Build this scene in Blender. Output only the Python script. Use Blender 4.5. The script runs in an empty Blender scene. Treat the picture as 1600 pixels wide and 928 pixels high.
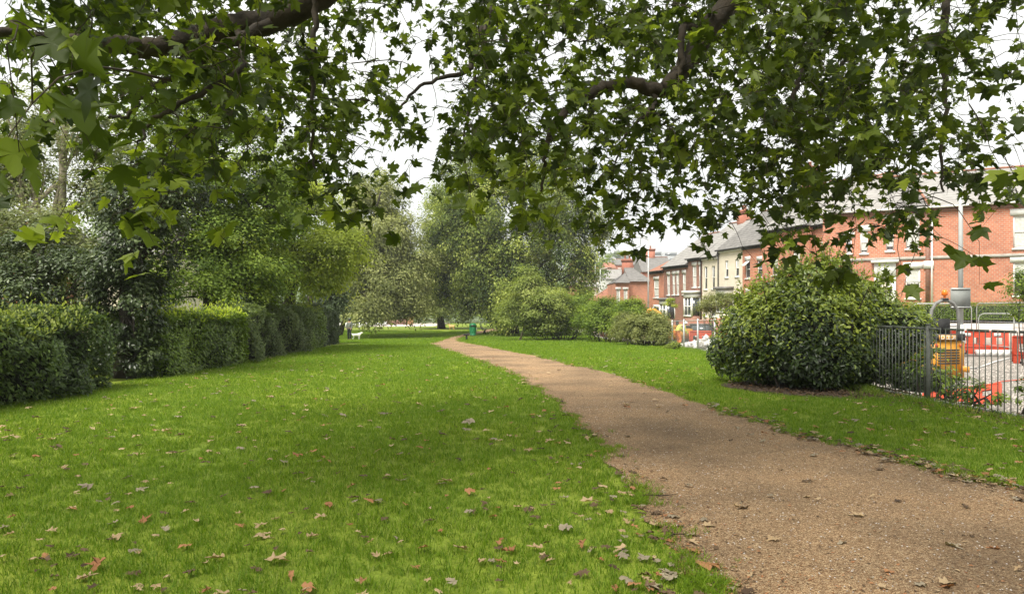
import bpy, math, random
import numpy as np
from mathutils import Vector, Matrix

sc = bpy.context.scene
C = sc.collection
rng = np.random.default_rng(7)
HAZE = True
random.seed(7)
R = math.radians

# ------------------------------------------------------------------ camera, sky, sun, exposure
EYE, F, HOR = 1.55, 1155.0, 484.0          # eye height (m), focal length and horizon row in the 1600 px photograph
cam_d = bpy.data.cameras.new('camera'); cam = bpy.data.objects.new('camera', cam_d); C.objects.link(cam)
cam.location = (0, 0, EYE); cam.rotation_euler = (R(90), 0, 0)
cam_d.sensor_width = 36; cam_d.lens = 36*F/1600; cam_d.shift_y = (HOR-464)/1600
cam_d.clip_start = 0.05; cam_d.clip_end = 6000
sc.camera = cam

w = bpy.data.worlds.new('World'); sc.world = w; w.use_nodes = True
nt = w.node_tree; nt.nodes.clear()
out = nt.nodes.new('ShaderNodeOutputWorld'); bg = nt.nodes.new('ShaderNodeBackground')
sky = nt.nodes.new('ShaderNodeTexSky'); sky.sky_type = 'NISHITA'; sky.sun_disc = False
SUN_EL, SUN_AZ = R(56), R(218)             # azimuth clockwise from +Y: behind the camera, to its left
sky.sun_elevation = SUN_EL; sky.sun_rotation = SUN_AZ; sky.dust_density = 3.0; sky.air_density = 1.0
# thin bright overcast over the clear sky: broken, slightly uneven cloud sheet, a little duller near the horizon
tc = nt.nodes.new('ShaderNodeTexCoord'); nz = nt.nodes.new('ShaderNodeTexNoise')
nz.inputs['Scale'].default_value = 2.2; nz.inputs['Detail'].default_value = 5
nt.links.new(tc.outputs['Generated'], nz.inputs['Vector'])
cr = nt.nodes.new('ShaderNodeValToRGB'); cr.color_ramp.elements[0].position = .3; cr.color_ramp.elements[1].position = .7
cr.color_ramp.elements[0].color = (3.9, 4.0, 3.85, 1); cr.color_ramp.elements[1].color = (6.3, 6.2, 5.7, 1)
nt.links.new(nz.outputs['Fac'], cr.inputs['Fac'])
mx = nt.nodes.new('ShaderNodeMixRGB'); mx.inputs['Fac'].default_value = 0.88
nt.links.new(sky.outputs['Color'], mx.inputs['Color1']); nt.links.new(cr.outputs['Color'], mx.inputs['Color2'])
nt.links.new(mx.outputs['Color'], bg.inputs['Color']); bg.inputs['Strength'].default_value = 0.14
nt.links.new(bg.outputs['Background'], out.inputs['Surface'])

sun_d = bpy.data.lights.new('sun', 'SUN'); sun_d.energy = 3.8; sun_d.angle = R(30); sun_d.color = (1, .95, .86)
sun = bpy.data.objects.new('sun', sun_d); C.objects.link(sun)
sd = Vector((math.sin(SUN_AZ)*math.cos(SUN_EL), math.cos(SUN_AZ)*math.cos(SUN_EL), math.sin(SUN_EL)))
sun.rotation_euler = sd.to_track_quat('Z', 'Y').to_euler()

vs = sc.view_settings; vs.view_transform = 'Standard'; vs.look = 'None'; vs.exposure = 0.93; vs.gamma = 1; vs.use_curve_mapping = False
sc.render.engine = 'CYCLES'
cy = sc.cycles; cy.use_denoising = True; cy.max_bounces = 5; cy.diffuse_bounces = 3; cy.glossy_bounces = 2
cy.transmission_bounces = 4; cy.transparent_max_bounces = 8; cy.volume_bounces = 0; cy.use_adaptive_sampling = True
cy.caustics_reflective = False; cy.caustics_refractive = False

# ------------------------------------------------------------------ helpers: terrain
def sstep(a, b, x):
    t = np.clip((np.asarray(x, float)-a)/(b-a), 0, 1); return t*t*(3-2*t)
def park_z(Y):                              # the park falls gently away beyond 20 m
    return -0.8*sstep(22, 62, Y)
def road_z(Y):
    return -0.42-1.0*sstep(24, 80, Y)
def at(px, py, Y):                          # point on the ray of a pixel at distance Y
    return ((px-800)/F*Y, Y, EYE-(py-HOR)/F*Y)
def gnd(px, py, fz=park_z):                 # where that ray meets the ground
    lo, hi = 1.0, 400.0
    for _ in range(50):
        m = .5*(lo+hi)
        if EYE-(py-HOR)/F*m > float(fz(m)): lo = m
        else: hi = m
    return ((px-800)/F*lo, lo, float(fz(lo)))
def fence_x(Y):
    return np.interp(Y, [-10, 9, 12, 20, 38, 75, 120], [8.2, 7.35, 6.95, 7.0, 7.75, 7.0, 5.5])

# ------------------------------------------------------------------ helpers: meshes
def nrm(v):
    v = np.asarray(v, float); return v/np.maximum(np.linalg.norm(v, axis=-1, keepdims=True), 1e-9)

class MB:
    def __init__(s): s.V = []; s.F = []; s.n = 0; s.T = []; s.M = []
    def add(s, V, Fc, tint=0.5, mi=0):
        V = np.asarray(V, float).reshape(-1, 3); Fc = np.asarray(Fc, int)
        if Fc.ndim == 1: Fc = Fc[None]
        s.V.append(V); s.F.append(Fc+s.n); s.n += len(V); s.M.append(np.full(len(Fc), mi))
        t = np.asarray(tint, float); s.T.append(np.full(len(V), float(t)) if t.ndim == 0 else t)
        return s
    def box(s, x0, x1, y0, y1, z0, z1, tint=.5, mi=0, rot=0, o=(0, 0, 0)):
        V = np.array([[x, y, z] for x in (x0, x1) for y in (y0, y1) for z in (z0, z1)], float)
        if rot:
            c, n = math.cos(rot), math.sin(rot); V = np.stack([V[:, 0]*c-V[:, 1]*n, V[:, 0]*n+V[:, 1]*c, V[:, 2]], 1)
        V = V+np.array(o)
        return s.add(V, [[0, 1, 3, 2], [4, 6, 7, 5], [0, 4, 5, 1], [2, 3, 7, 6], [0, 2, 6, 4], [1, 5, 7, 3]], tint, mi)
    def tube(s, P, r, n=6, cap=True, tint=.5, mi=0):
        P = np.asarray(P, float); k = len(P); r = np.broadcast_to(np.asarray(r, float), (k,))
        T = np.zeros_like(P); T[1:-1] = P[2:]-P[:-2]; T[0] = P[1]-P[0]; T[-1] = P[-1]-P[-2]; T = nrm(T)
        up = np.array([0, 0, 1.]) if abs(T[0][2]) < .9 else np.array([1., 0, 0])
        V = []
        u = nrm(np.cross(T[0], up))
        for i in range(k):
            u = nrm(u-T[i]*np.dot(u, T[i])); v = np.cross(T[i], u)
            a = np.arange(n)*2*math.pi/n
            V.append(P[i]+r[i]*(np.cos(a)[:, None]*u+np.sin(a)[:, None]*v))
        V = np.concatenate(V)
        i, j = np.meshgrid(np.arange(k-1), np.arange(n), indexing='ij'); i = i.ravel(); j = j.ravel(); j2 = (j+1) % n
        s.add(V, np.stack([i*n+j, i*n+j2, (i+1)*n+j2, (i+1)*n+j], 1), tint, mi)
        if cap and n > 2:
            b = s.n-k*n
            s.V.append(np.zeros((0, 3))); s.T.append(np.zeros(0))
            for base, rev in ((0, True), ((k-1)*n, False)):
                idx = np.arange(n)+base+b
                s.F.append((idx[::-1] if rev else idx)[None]); s.M.append(np.full(1, mi))
        return s
    def lathe(s, prof, n=16, o=(0, 0, 0), tint=.5, mi=0):
        prof = np.asarray(prof, float); k = len(prof); a = np.arange(n)*2*math.pi/n
        V = np.concatenate([np.stack([r*np.cos(a), r*np.sin(a), np.full(n, z)], 1) for r, z in prof])+np.array(o)
        i, j = np.meshgrid(np.arange(k-1), np.arange(n), indexing='ij'); i = i.ravel(); j = j.ravel(); j2 = (j+1) % n
        return s.add(V, np.stack([i*n+j, i*n+j2, (i+1)*n+j2, (i+1)*n+j], 1), tint, mi)
    def prism(s, pts, axis, a, b, tint=.5, mi=0):       # outline extruded along an axis
        pts = np.asarray(pts, float); n = len(pts); V = []
        for t in (a, b):
            q = np.zeros((n, 3)); ax = [i for i in range(3) if i != axis]
            q[:, ax[0]] = pts[:, 0]; q[:, ax[1]] = pts[:, 1]; q[:, axis] = t; V.append(q)
        s.add(np.concatenate(V), [[i, (i+1) % n, n+(i+1) % n, n+i] for i in range(n)], tint, mi)
        b0 = s.n-2*n
        s.V.append(np.zeros((0, 3))); s.T.append(np.zeros(0))
        s.F.append((np.arange(n)[::-1]+b0)[None]); s.F.append((np.arange(n)+n+b0)[None]); s.M.append(np.full(1, mi)); s.M.append(np.full(1, mi))
        return s
    def mesh(s, name, mats, smooth=False):
        V = np.concatenate(s.V); me = bpy.data.meshes.new(name)
        tot = np.concatenate([np.full(len(f), f.shape[1]) for f in s.F])
        loops = np.concatenate([f.ravel() for f in s.F])
        me.vertices.add(len(V)); me.vertices.foreach_set('co', V.astype(np.float32).ravel())
        me.loops.add(len(loops)); me.loops.foreach_set('vertex_index', loops.astype(np.int32))
        me.polygons.add(len(tot)); st = np.zeros(len(tot), np.int32); st[1:] = np.cumsum(tot)[:-1]
        me.polygons.foreach_set('loop_start', st); me.polygons.foreach_set('loop_total', tot.astype(np.int32))
        mats = mats if isinstance(mats, (list, tuple)) else [mats]
        for m in mats: me.materials.append(m)
        M = s.M and np.concatenate(s.M)
        if len(mats) > 1: me.polygons.foreach_set('material_index', M.astype(np.int32))
        if smooth: me.polygons.foreach_set('use_smooth', np.ones(len(tot), bool))
        a = me.attributes.new('tint', 'FLOAT', 'POINT'); a.data.foreach_set('value', np.concatenate(s.T).astype(np.float32))
        me.update(calc_edges=True); me.validate()
        return me
    def build(s, name, mats, parent=None, smooth=False, **tags):
        o = bpy.data.objects.new(name, s.mesh(name, mats, smooth)); C.objects.link(o)
        if parent is not None: o.parent = parent
        for k, v in tags.items(): o[k] = v
        return o

def link(name, me, parent=None, loc=None, **tags):
    o = bpy.data.objects.new(name, me); C.objects.link(o)
    if parent is not None: o.parent = parent
    if loc is not None: o.location = loc
    for k, v in tags.items(): o[k] = v
    return o
def thing(name, label, cat, loc=(0, 0, 0), rz=0, group=None):
    o = bpy.data.objects.new(name, None); C.objects.link(o); o.empty_display_size = .1
    o.location = loc; o.rotation_euler = (0, 0, rz); o['label'] = label; o['category'] = cat
    if group: o['group'] = group
    return o
def dup(o, loc=None, rz=None, label=None, parent=None):
    c = o.copy(); C.objects.link(c)
    if parent is not None: c.parent = parent
    if loc is not None: c.location = loc
    if rz is not None: c.rotation_euler = (0, 0, rz)
    if label: c['label'] = label
    for ch in list(o.children): dup(ch, parent=c)
    return c

# ------------------------------------------------------------------ helpers: materials
def newmat(name):
    m = bpy.data.materials.new(name); m.use_nodes = True; t = m.node_tree; t.nodes.clear()
    o = t.nodes.new('ShaderNodeOutputMaterial'); return m, t, o
def N(t, kind, **inp):
    n = t.nodes.new(kind)
    for k, v in inp.items():
        k = k.replace('_', ' ')
        if k in n.inputs: n.inputs[k].default_value = v
    return n
def ramp(t, src, stops):
    r = t.nodes.new('ShaderNodeValToRGB'); e = r.color_ramp.elements
    while len(e) < len(stops): e.new(.5)
    for q, (p, c) in zip(e, stops): q.position = p; q.color = (*c, 1)
    t.links.new(src, r.inputs['Fac']); return r.outputs['Color']
def mixc(t, a, b, fac, mode='MIX'):
    m = t.nodes.new('ShaderNodeMixRGB'); m.blend_type = mode
    for k, v in (('Fac', fac), ('Color1', a), ('Color2', b)):
        if isinstance(v, (int, float)): m.inputs[k].default_value = v
        elif isinstance(v, tuple): m.inputs[k].default_value = (*v, 1)
        else: t.links.new(v, m.inputs[k])
    return m.outputs['Color']
def plain(name, c1, c2=None, scale=6, rough=.7, bump=.0, metal=0, detail=5, spec=.4, bscale=None):
    m, t, o = newmat(name); b = N(t, 'ShaderNodeBsdfPrincipled', Roughness=rough, Metallic=metal)
    b.inputs['Specular IOR Level'].default_value = spec
    g = N(t, 'ShaderNodeTexCoord'); n = N(t, 'ShaderNodeTexNoise', Scale=scale, Detail=detail, Roughness=.6); t.links.new(g.outputs['Object'], n.inputs['Vector'])
    c2 = c2 or tuple(x*.7 for x in c1)
    t.links.new(ramp(t, n.outputs['Fac'], [(.35, c2), (.65, c1)]), b.inputs['Base Color'])
    if bump:
        n2 = N(t, 'ShaderNodeTexNoise', Scale=bscale or scale*6, Detail=4); t.links.new(g.outputs['Object'], n2.inputs['Vector'])
        bp = N(t, 'ShaderNodeBump', Strength=bump, Distance=.02); t.links.new(n2.outputs['Fac'], bp.inputs['Height']); t.links.new(bp.outputs['Normal'], b.inputs['Normal'])
    t.links.new(b.outputs['BSDF'], o.inputs['Surface']); return m
def leafmat(name, cols, trans=.4, rough=.45, spec=.35, tboost=1.6, patch=.0, patch_cols=None, pscale=.25):
    m, t, o = newmat(name); a = t.nodes.new('ShaderNodeAttribute'); a.attribute_name = 'tint'
    k = len(cols); col = ramp(t, a.outputs['Fac'], [(i/(k-1) if k > 1 else .5, c) for i, c in enumerate(cols)])
    if patch:
        g = N(t, 'ShaderNodeNewGeometry'); n = N(t, 'ShaderNodeTexNoise', Scale=pscale, Detail=3); t.links.new(g.outputs['Position'], n.inputs['Vector'])
        f = ramp(t, n.outputs['Fac'], [(.4, (0, 0, 0)), (.6, (patch,)*3)])
        col = mixc(t, col, patch_cols, f)
    b = N(t, 'ShaderNodeBsdfPrincipled', Roughness=rough); b.inputs['Specular IOR Level'].default_value = spec
    t.links.new(col, b.inputs['Base Color'])
    tr = t.nodes.new('ShaderNodeBsdfTranslucent')
    t.links.new(mixc(t, col, (tboost, tboost*1.02, tboost*.45), 1.0, 'MULTIPLY'), tr.inputs['Color'])
    ms = t.nodes.new('ShaderNodeMixShader'); ms.inputs['Fac'].default_value = trans
    t.links.new(b.outputs['BSDF'], ms.inputs[1]); t.links.new(tr.outputs['BSDF'], ms.inputs[2]); t.links.new(ms.outputs['Shader'], o.inputs['Surface'])
    return m
def brickmat(name, c1, c2, mortar):
    m, t, o = newmat(name); b = N(t, 'ShaderNodeBsdfPrincipled', Roughness=.85); g = N(t, 'ShaderNodeTexCoord')
    s = t.nodes.new('ShaderNodeSeparateXYZ'); t.links.new(g.outputs['Object'], s.inputs[0])
    ad = t.nodes.new('ShaderNodeMath'); ad.operation = 'ADD'; t.links.new(s.outputs[0], ad.inputs[0]); t.links.new(s.outputs[1], ad.inputs[1])
    c = t.nodes.new('ShaderNodeCombineXYZ'); t.links.new(ad.outputs[0], c.inputs[0]); t.links.new(s.outputs[2], c.inputs[1])
    k = N(t, 'ShaderNodeTexBrick', Scale=1.0, Mortar_Size=.012, Mortar_Smooth=.2, Bias=0.0, Brick_Width=.225, Row_Height=.11)
    k.inputs['Color1'].default_value = (*c1, 1); k.inputs['Color2'].default_value = (*c2, 1); k.inputs['Mortar'].default_value = (*mortar, 1)
    t.links.new(c.outputs[0], k.inputs['Vector'])
    n = N(t, 'ShaderNodeTexNoise', Scale=.7, Detail=6, Roughness=.7); t.links.new(g.outputs['Object'], n.inputs['Vector'])
    col = mixc(t, k.outputs['Color'], ramp(t, n.outputs['Fac'], [(.3, (.62, .60, .60)), (.5, (.95, .93, .92)), (.7, (1.12, 1.06, 1.02))]), 1.0, 'MULTIPLY')
    t.links.new(col, b.inputs['Base Color'])
    bp = N(t, 'ShaderNodeBump', Strength=.5, Distance=.01); bp.invert = True; t.links.new(k.outputs['Fac'], bp.inputs['Height']); t.links.new(bp.outputs['Normal'], b.inputs['Normal'])
    t.links.new(b.outputs['BSDF'], o.inputs['Surface']); return m
def glassmat(name, tint=(.05, .06, .07)):
    m, t, o = newmat(name); b = N(t, 'ShaderNodeBsdfPrincipled', Roughness=.06); b.inputs['Specular IOR Level'].default_value = .9
    b.inputs['Base Color'].default_value = (*tint, 1); t.links.new(b.outputs['BSDF'], o.inputs['Surface']); return m

MT = dict(
 bark=plain('plane_bark', (.055, .042, .028), (.02, .016, .011), 5, .9, .6),
 bark_pale=plain('pale_bark', (.42, .36, .28), (.20, .17, .13), 3, .9, .4),
 bark_dark=plain('dark_bark', (.05, .04, .03), (.02, .017, .013), 4, .95, .5),
 twig=plain('twig', (.055, .042, .026), (.03, .024, .016), 8, .9, .2),
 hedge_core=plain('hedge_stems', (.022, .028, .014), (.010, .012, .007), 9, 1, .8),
 brick=brickmat('red_brick', (.54, .20, .11), (.43, .145, .08), (.42, .34, .27)),
 brick_far=plain('weathered_brick', (.42, .17, .11), (.32, .12, .08), 1.2, .9, .2),
 brick_dk=brickmat('brown_brick', (.30, .13, .085), (.22, .10, .07), (.28, .22, .18)),
 cream=plain('cream_render', (.66, .60, .48), (.58, .52, .41), 1.2, .9, .15),
 white=plain('white_paint', (.78, .77, .74), (.66, .65, .62), 3, .6),
 slate=plain('slate_tiles', (.20, .19, .18), (.13, .125, .12), 2.5, .7, .3, bscale=9),
 slate_lt=plain('pale_slate', (.30, .29, .275), (.22, .21, .20), 2.0, .7, .3, bscale=9),
 tile_red=plain('clay_tiles', (.36, .17, .11), (.26, .12, .08), 2, .85, .3),
 dark=plain('dark_trim', (.03, .03, .03), (.02, .02, .02), 3, .6),
 glass=glassmat('window_glass'), curtain=plain('net_curtain', (.60, .60, .55), (.44, .44, .41), 9, .9),
 steel=plain('galvanised_steel', (.50, .51, .50), (.38, .39, .38), 5, .45, metal=.35),
 lampgrey=plain('grey_painted_steel', (.46, .48, .47), (.40, .42, .41), 3, .5),
 rail=plain('dark_green_railing', (.13, .14, .125), (.085, .092, .08), 6, .55),
 mesh=plain('mesh_wire', (.28, .30, .27), (.20, .22, .20), 6, .5, metal=.3),
 concrete=plain('concrete', (.40, .38, .34), (.27, .25, .22), 4, .9, .4),
 pinkstone=plain('pale_paving', (.52, .46, .41), (.43, .38, .34), 2, .9, .2),
 rollgrey=plain('roll_bar_grey', (.20, .20, .19), (.13, .13, .125), 6, .5),
 signgrey=plain('sign_back', (.22, .235, .22), (.18, .19, .18), 3, .6),
 red=plain('red_plastic', (.66, .085, .035), (.50, .06, .028), 4, .45),
 orange=plain('orange_paint', (.70, .33, .035), (.50, .22, .03), 3, .4),
 amber=plain('amber_lens', (.85, .20, .02), (.75, .16, .02), 3, .2),
 rubber=plain('black_rubber', (.022, .022, .022), (.014, .014, .014), 8, .8),
 green=plain('green_plastic', (.015, .20, .075), (.012, .15, .055), 4, .4),
 benchwood=plain('bench_metal', (.03, .03, .026), (.02, .02, .018), 4, .5),
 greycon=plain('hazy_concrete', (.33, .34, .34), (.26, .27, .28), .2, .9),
 timber=plain('timber', (.50, .28, .13), (.36, .2, .09), 3, .8),
 carwhite=plain('car_white', (.80, .80, .79), (.74, .74, .73), 3, .25, spec=.6),
 cardark=plain('car_dark', (.025, .027, .032), (.02, .02, .025), 3, .2, spec=.7),
 hivis=plain('hivis_yellow', (.72, .80, .16), (.60, .68, .12), 6, .8), hiorange=plain('hivis_orange', (.80, .22, .04), (.7, .18, .03), 6, .8),
 skin=plain('skin', (.48, .29, .20), (.42, .25, .17), 9, .6), navy=plain('dark_cloth', (.02, .022, .03), (.014, .015, .02), 8, .9),
 grey=plain('grey_cloth', (.20, .21, .19), (.08, .09, .08), 14, .9),
 sandy=plain('sandy_fur', (.60, .38, .17), (.48, .29, .12), 9, .9), whitefur=plain('white_fur', (.78, .76, .70), (.62, .6, .55), 9, .9),
 soil=plain('soil', (.085, .055, .035), (.035, .025, .017), 3, 1, .8),
)
# ------------------------------------------------------------------ ground materials
def lawnmat():
    m, t, o = newmat('lawn_turf'); b = N(t, 'ShaderNodeBsdfPrincipled', Roughness=.9); b.inputs['Specular IOR Level'].default_value = .15
    g = N(t, 'ShaderNodeNewGeometry')
    n1 = N(t, 'ShaderNodeTexNoise', Scale=.35, Detail=4); n2 = N(t, 'ShaderNodeTexNoise', Scale=9, Detail=6, Roughness=.7)
    mp = N(t, 'ShaderNodeMapping'); mp.inputs['Scale'].default_value = (1, .55, 1)
    t.links.new(g.outputs['Position'], mp.inputs['Vector']); t.links.new(mp.outputs['Vector'], n1.inputs['Vector']); t.links.new(mp.outputs['Vector'], n2.inputs['Vector'])
    c1 = ramp(t, n2.outputs['Fac'], [(.3, (.08, .135, .013)), (.5, (.185, .24, .03)), (.72, (.25, .32, .05))])
    c2 = ramp(t, n1.outputs['Fac'], [(.35, (.80, .88, .75)), (.65, (1.12, 1.05, .95))])
    t.links.new(mixc(t, c1, c2, 1.0, 'MULTIPLY'), b.inputs['Base Color'])
    n3 = N(t, 'ShaderNodeTexNoise', Scale=30, Detail=4); t.links.new(g.outputs['Position'], n3.inputs['Vector'])
    bp = N(t, 'ShaderNodeBump', Strength=.8, Distance=.03); t.links.new(n3.outputs['Fac'], bp.inputs['Height']); t.links.new(bp.outputs['Normal'], b.inputs['Normal'])
    t.links.new(b.outputs['BSDF'], o.inputs['Surface']); return m
def pathmat():
    m, t, o = newmat('path_grit'); b = N(t, 'ShaderNodeBsdfPrincipled', Roughness=.92); b.inputs['Specular IOR Level'].default_value = .2
    g = N(t, 'ShaderNodeNewGeometry')
    v = N(t, 'ShaderNodeTexVoronoi', Scale=150); n1 = N(t, 'ShaderNodeTexNoise', Scale=.8, Detail=5); n2 = N(t, 'ShaderNodeTexNoise', Scale=38, Detail=5, Roughness=.75)
    for n in (v, n1, n2): t.links.new(g.outputs['Position'], n.inputs['Vector'])
    sp = t.nodes.new('ShaderNodeSeparateColor'); t.links.new(v.outputs['Color'], sp.inputs[0])
    grit = ramp(t, sp.outputs[0], [(.0, (.12, .068, .036)), (.35, (.235, .148, .082)), (.7, (.345, .235, .138)), (.95, (.49, .375, .24))])
    fine = ramp(t, n2.outputs['Fac'], [(.3, (.52, .50, .48)), (.55, (.97, .95, .92)), (.75, (1.28, 1.24, 1.15))])
    big = ramp(t, n1.outputs['Fac'], [(.32, (.66, .66, .66)), (.5, (.95, .95, .94)), (.68, (1.2, 1.16, 1.1))])
    t.links.new(mixc(t, mixc(t, grit, fine, 1., 'MULTIPLY'), big, 1., 'MULTIPLY'), b.inputs['Base Color'])
    bp = N(t, 'ShaderNodeBump', Strength=.9, Distance=.012); t.links.new(n2.outputs['Fac'], bp.inputs['Height'])
    bp2 = N(t, 'ShaderNodeBump', Strength=.6, Distance=.006); t.links.new(v.outputs['Distance'], bp2.inputs['Height']); t.links.new(bp.outputs['Normal'], bp2.inputs['Normal'])
    t.links.new(bp2.outputs['Normal'], b.inputs['Normal']); t.links.new(b.outputs['BSDF'], o.inputs['Surface']); return m
def gravelmat():
    m, t, o = newmat('road_gravel'); b = N(t, 'ShaderNodeBsdfPrincipled', Roughness=.95)
    g = N(t, 'ShaderNodeNewGeometry'); v = N(t, 'ShaderNodeTexVoronoi', Scale=24); n1 = N(t, 'ShaderNodeTexNoise', Scale=.5, Detail=5)
    for n in (v, n1): t.links.new(g.outputs['Position'], n.inputs['Vector'])
    sp = t.nodes.new('ShaderNodeSeparateColor'); t.links.new(v.outputs['Color'], sp.inputs[0])
    c = ramp(t, sp.outputs[0], [(.0, (.13, .118, .105)), (.5, (.20, .185, .165)), (1, (.29, .27, .245))])
    big = ramp(t, n1.outputs['Fac'], [(.35, (.75, .72, .70)), (.6, (1.05, 1.03, 1.0))])
    t.links.new(mixc(t, c, big, 1., 'MULTIPLY'), b.inputs['Base Color'])
    bp = N(t, 'ShaderNodeBump', Strength=.6, Distance=.012); bp.invert = True; t.links.new(v.outputs['Distance'], bp.inputs['Height']); t.links.new(bp.outputs['Normal'], b.inputs['Normal'])
    t.links.new(b.outputs['BSDF'], o.inputs['Surface']); return m
MT['lawn'] = lawnmat(); MT['path'] = pathmat(); MT['gravel'] = gravelmat()
MT['hill'] = plain('far_ground', (.10, .14, .05), (.06, .09, .035), .05, .95)

def grid(name, mat, fx0, fx1, Ys, nx, fz, **tags):
    Ys = np.asarray(Ys, float); u = np.linspace(0, 1, nx+1)
    V = []
    for Y in Ys:
        a, b = float(fx0(Y)), float(fx1(Y)); X = a+(b-a)*u
        V.append(np.stack([X, np.full_like(X, Y), np.broadcast_to(fz(X, Y), X.shape)], 1))
    k = nx+1; i, j = np.meshgrid(np.arange(len(Ys)-1), np.arange(nx), indexing='ij'); i = i.ravel(); j = j.ravel()
    return MB().add(np.concatenate(V), np.stack([i*k+j, i*k+j+1, (i+1)*k+j+1, (i+1)*k+j], 1)).build(name, mat, smooth=True, **tags)

Yg = np.concatenate([np.arange(-30, 20, 2.), np.arange(20, 70, .5), np.arange(70, 152, 2.)])
grid('lawn', MT['lawn'], lambda Y: -90, lambda Y: fence_x(Y)+.22, Yg, 30, lambda X, Y: float(park_z(Y)), kind='structure')
grid('road', MT['gravel'], lambda Y: fence_x(Y)+.22, lambda Y: 75, Yg, 20, lambda X, Y: float(road_z(Y)), kind='structure')
def hillz(X, Y):
    return -2.6+26.0*sstep(85, 440, np.full_like(np.asarray(X, float), Y))+1.5*np.sin(np.asarray(X)*.013)*sstep(100, 300, Y)
grid('far_ground', MT['hill'], lambda Y: -1600, lambda Y: 1600, np.concatenate([[-200, 0, 60], np.arange(85, 460, 15), [600, 900, 1500, 3000]]), 60, hillz, kind='structure')

# low kerb that holds the park edge above the roadworks
def ribbon(name, mat, pts, wdt, z0f, z1f, parent=None, **tags):
    m = MB(); P = [np.array(p, float) for p in pts]
    V = []
    for i, p in enumerate(P):
        d = nrm(P[min(i+1, len(P)-1)]-P[max(i-1, 0)]); n = np.array([d[1], -d[0]])
        for s, z in ((0, z0f), (0, z1f), (1, z1f), (1, z0f)): V.append([*(p+n*wdt*s), float(z(p[1]))])
    F_ = []
    for i in range(len(P)-1):
        a, b = i*4, (i+1)*4
        for k in range(4): F_.append([a+k, a+(k+1) % 4, b+(k+1) % 4, b+k])
    m.add(V, F_); m.add([V[0], V[1], V[2], V[3]], [[0, 1, 2, 3]]); m.add(V[-4:], [[3, 2, 1, 0]])
    return m.build(name, mat, parent, **tags)
fy = np.concatenate([np.arange(-10, 25, 1.), np.arange(25, 90, 2.)])
ribbon('edging_kerb', MT['concrete'], [(float(fence_x(y))+.12, y) for y in fy], .16, lambda y: road_z(y)-.3, lambda y: park_z(y)+.035, kind='structure')

# ------------------------------------------------------------------ the path (edges read off the ground)
Lp = [(1.5, -6.), (1.35, -1.), (1.2, 2.5)]+[gnd(*p)[:2] for p in ((1100, 928), (1083, 908), (1030, 830), (985, 770), (940, 700), (890, 650), (830, 600), (770, 571), (700, 549), (664, 537.2), (700, 527), (742, 518.3), (778, 512), (806, 507))]
Rp = [(9.5, -6.), (8.3, -1.), (6.8, 3.2)]+[gnd(*p)[:2] for p in ((1820, 850), (1600, 765), (1500, 742), (1400, 718), (1250, 680), (1150, 650), (1050, 615), (960, 585), (850, 560), (780, 546), (716, 532), (716, 528.5), (742, 523.5), (775, 517), (806, 512))]
def dens(P, n=10):
    P = np.array(P); t = np.arange(len(P)); tt = np.linspace(0, len(P)-1, (len(P)-1)*n+1)
    return np.stack([np.interp(tt, t, P[:, 0]), np.interp(tt, t, P[:, 1])], 1)
def smooth2(P, k=4):
    for _ in range(k): P[1:-1] = .25*P[:-2]+.5*P[1:-1]+.25*P[2:]
    return P
Le = smooth2(dens(Lp), 8); Re = smooth2(dens(Rp[:len(Lp)] if len(Rp) > len(Lp) else Rp), 8)
for E, sg in ((Le, 1), (Re, -1)):            # ragged turf edge
    s = np.arange(len(E)); E[:, 0] += .05*np.sin(s*1.3)+.04*np.sin(s*.53+sg)
nL = min(len(Le), len(Re)); Le, Re = Le[:nL], Re[:nL]
def build_path():
    m = MB(); k = 14; V = []
    for i in range(nL):
        u = np.linspace(0, 1, k+1)[:, None]; P = Le[i]*(1-u)+Re[i]*u
        z = park_z(P[:, 1])+.012
        V.append(np.concatenate([P, z[:, None]], 1))
    q = k+1; i, j = np.meshgrid(np.arange(nL-1), np.arange(k), indexing='ij'); i = i.ravel(); j = j.ravel()
    m.add(np.concatenate(V), np.stack([i*q+j, i*q+j+1, (i+1)*q+j+1, (i+1)*q+j], 1))
    return m.build('path', MT['path'], smooth=True, kind='structure')
build_path()
PP = np.concatenate([Le, Re[::-1]])
def in_poly(X, Y, P=PP):
    X = np.asarray(X); Y = np.asarray(Y); c = np.zeros(X.shape, bool)
    for i in range(len(P)):
        x1, y1 = P[i]; x2, y2 = P[(i+1) % len(P)]
        if y1 == y2: continue
        h = (y1 > Y) != (y2 > Y)
        c ^= h & (X < (x2-x1)*(Y-y1)/(y2-y1)+x1)
    return c

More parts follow.
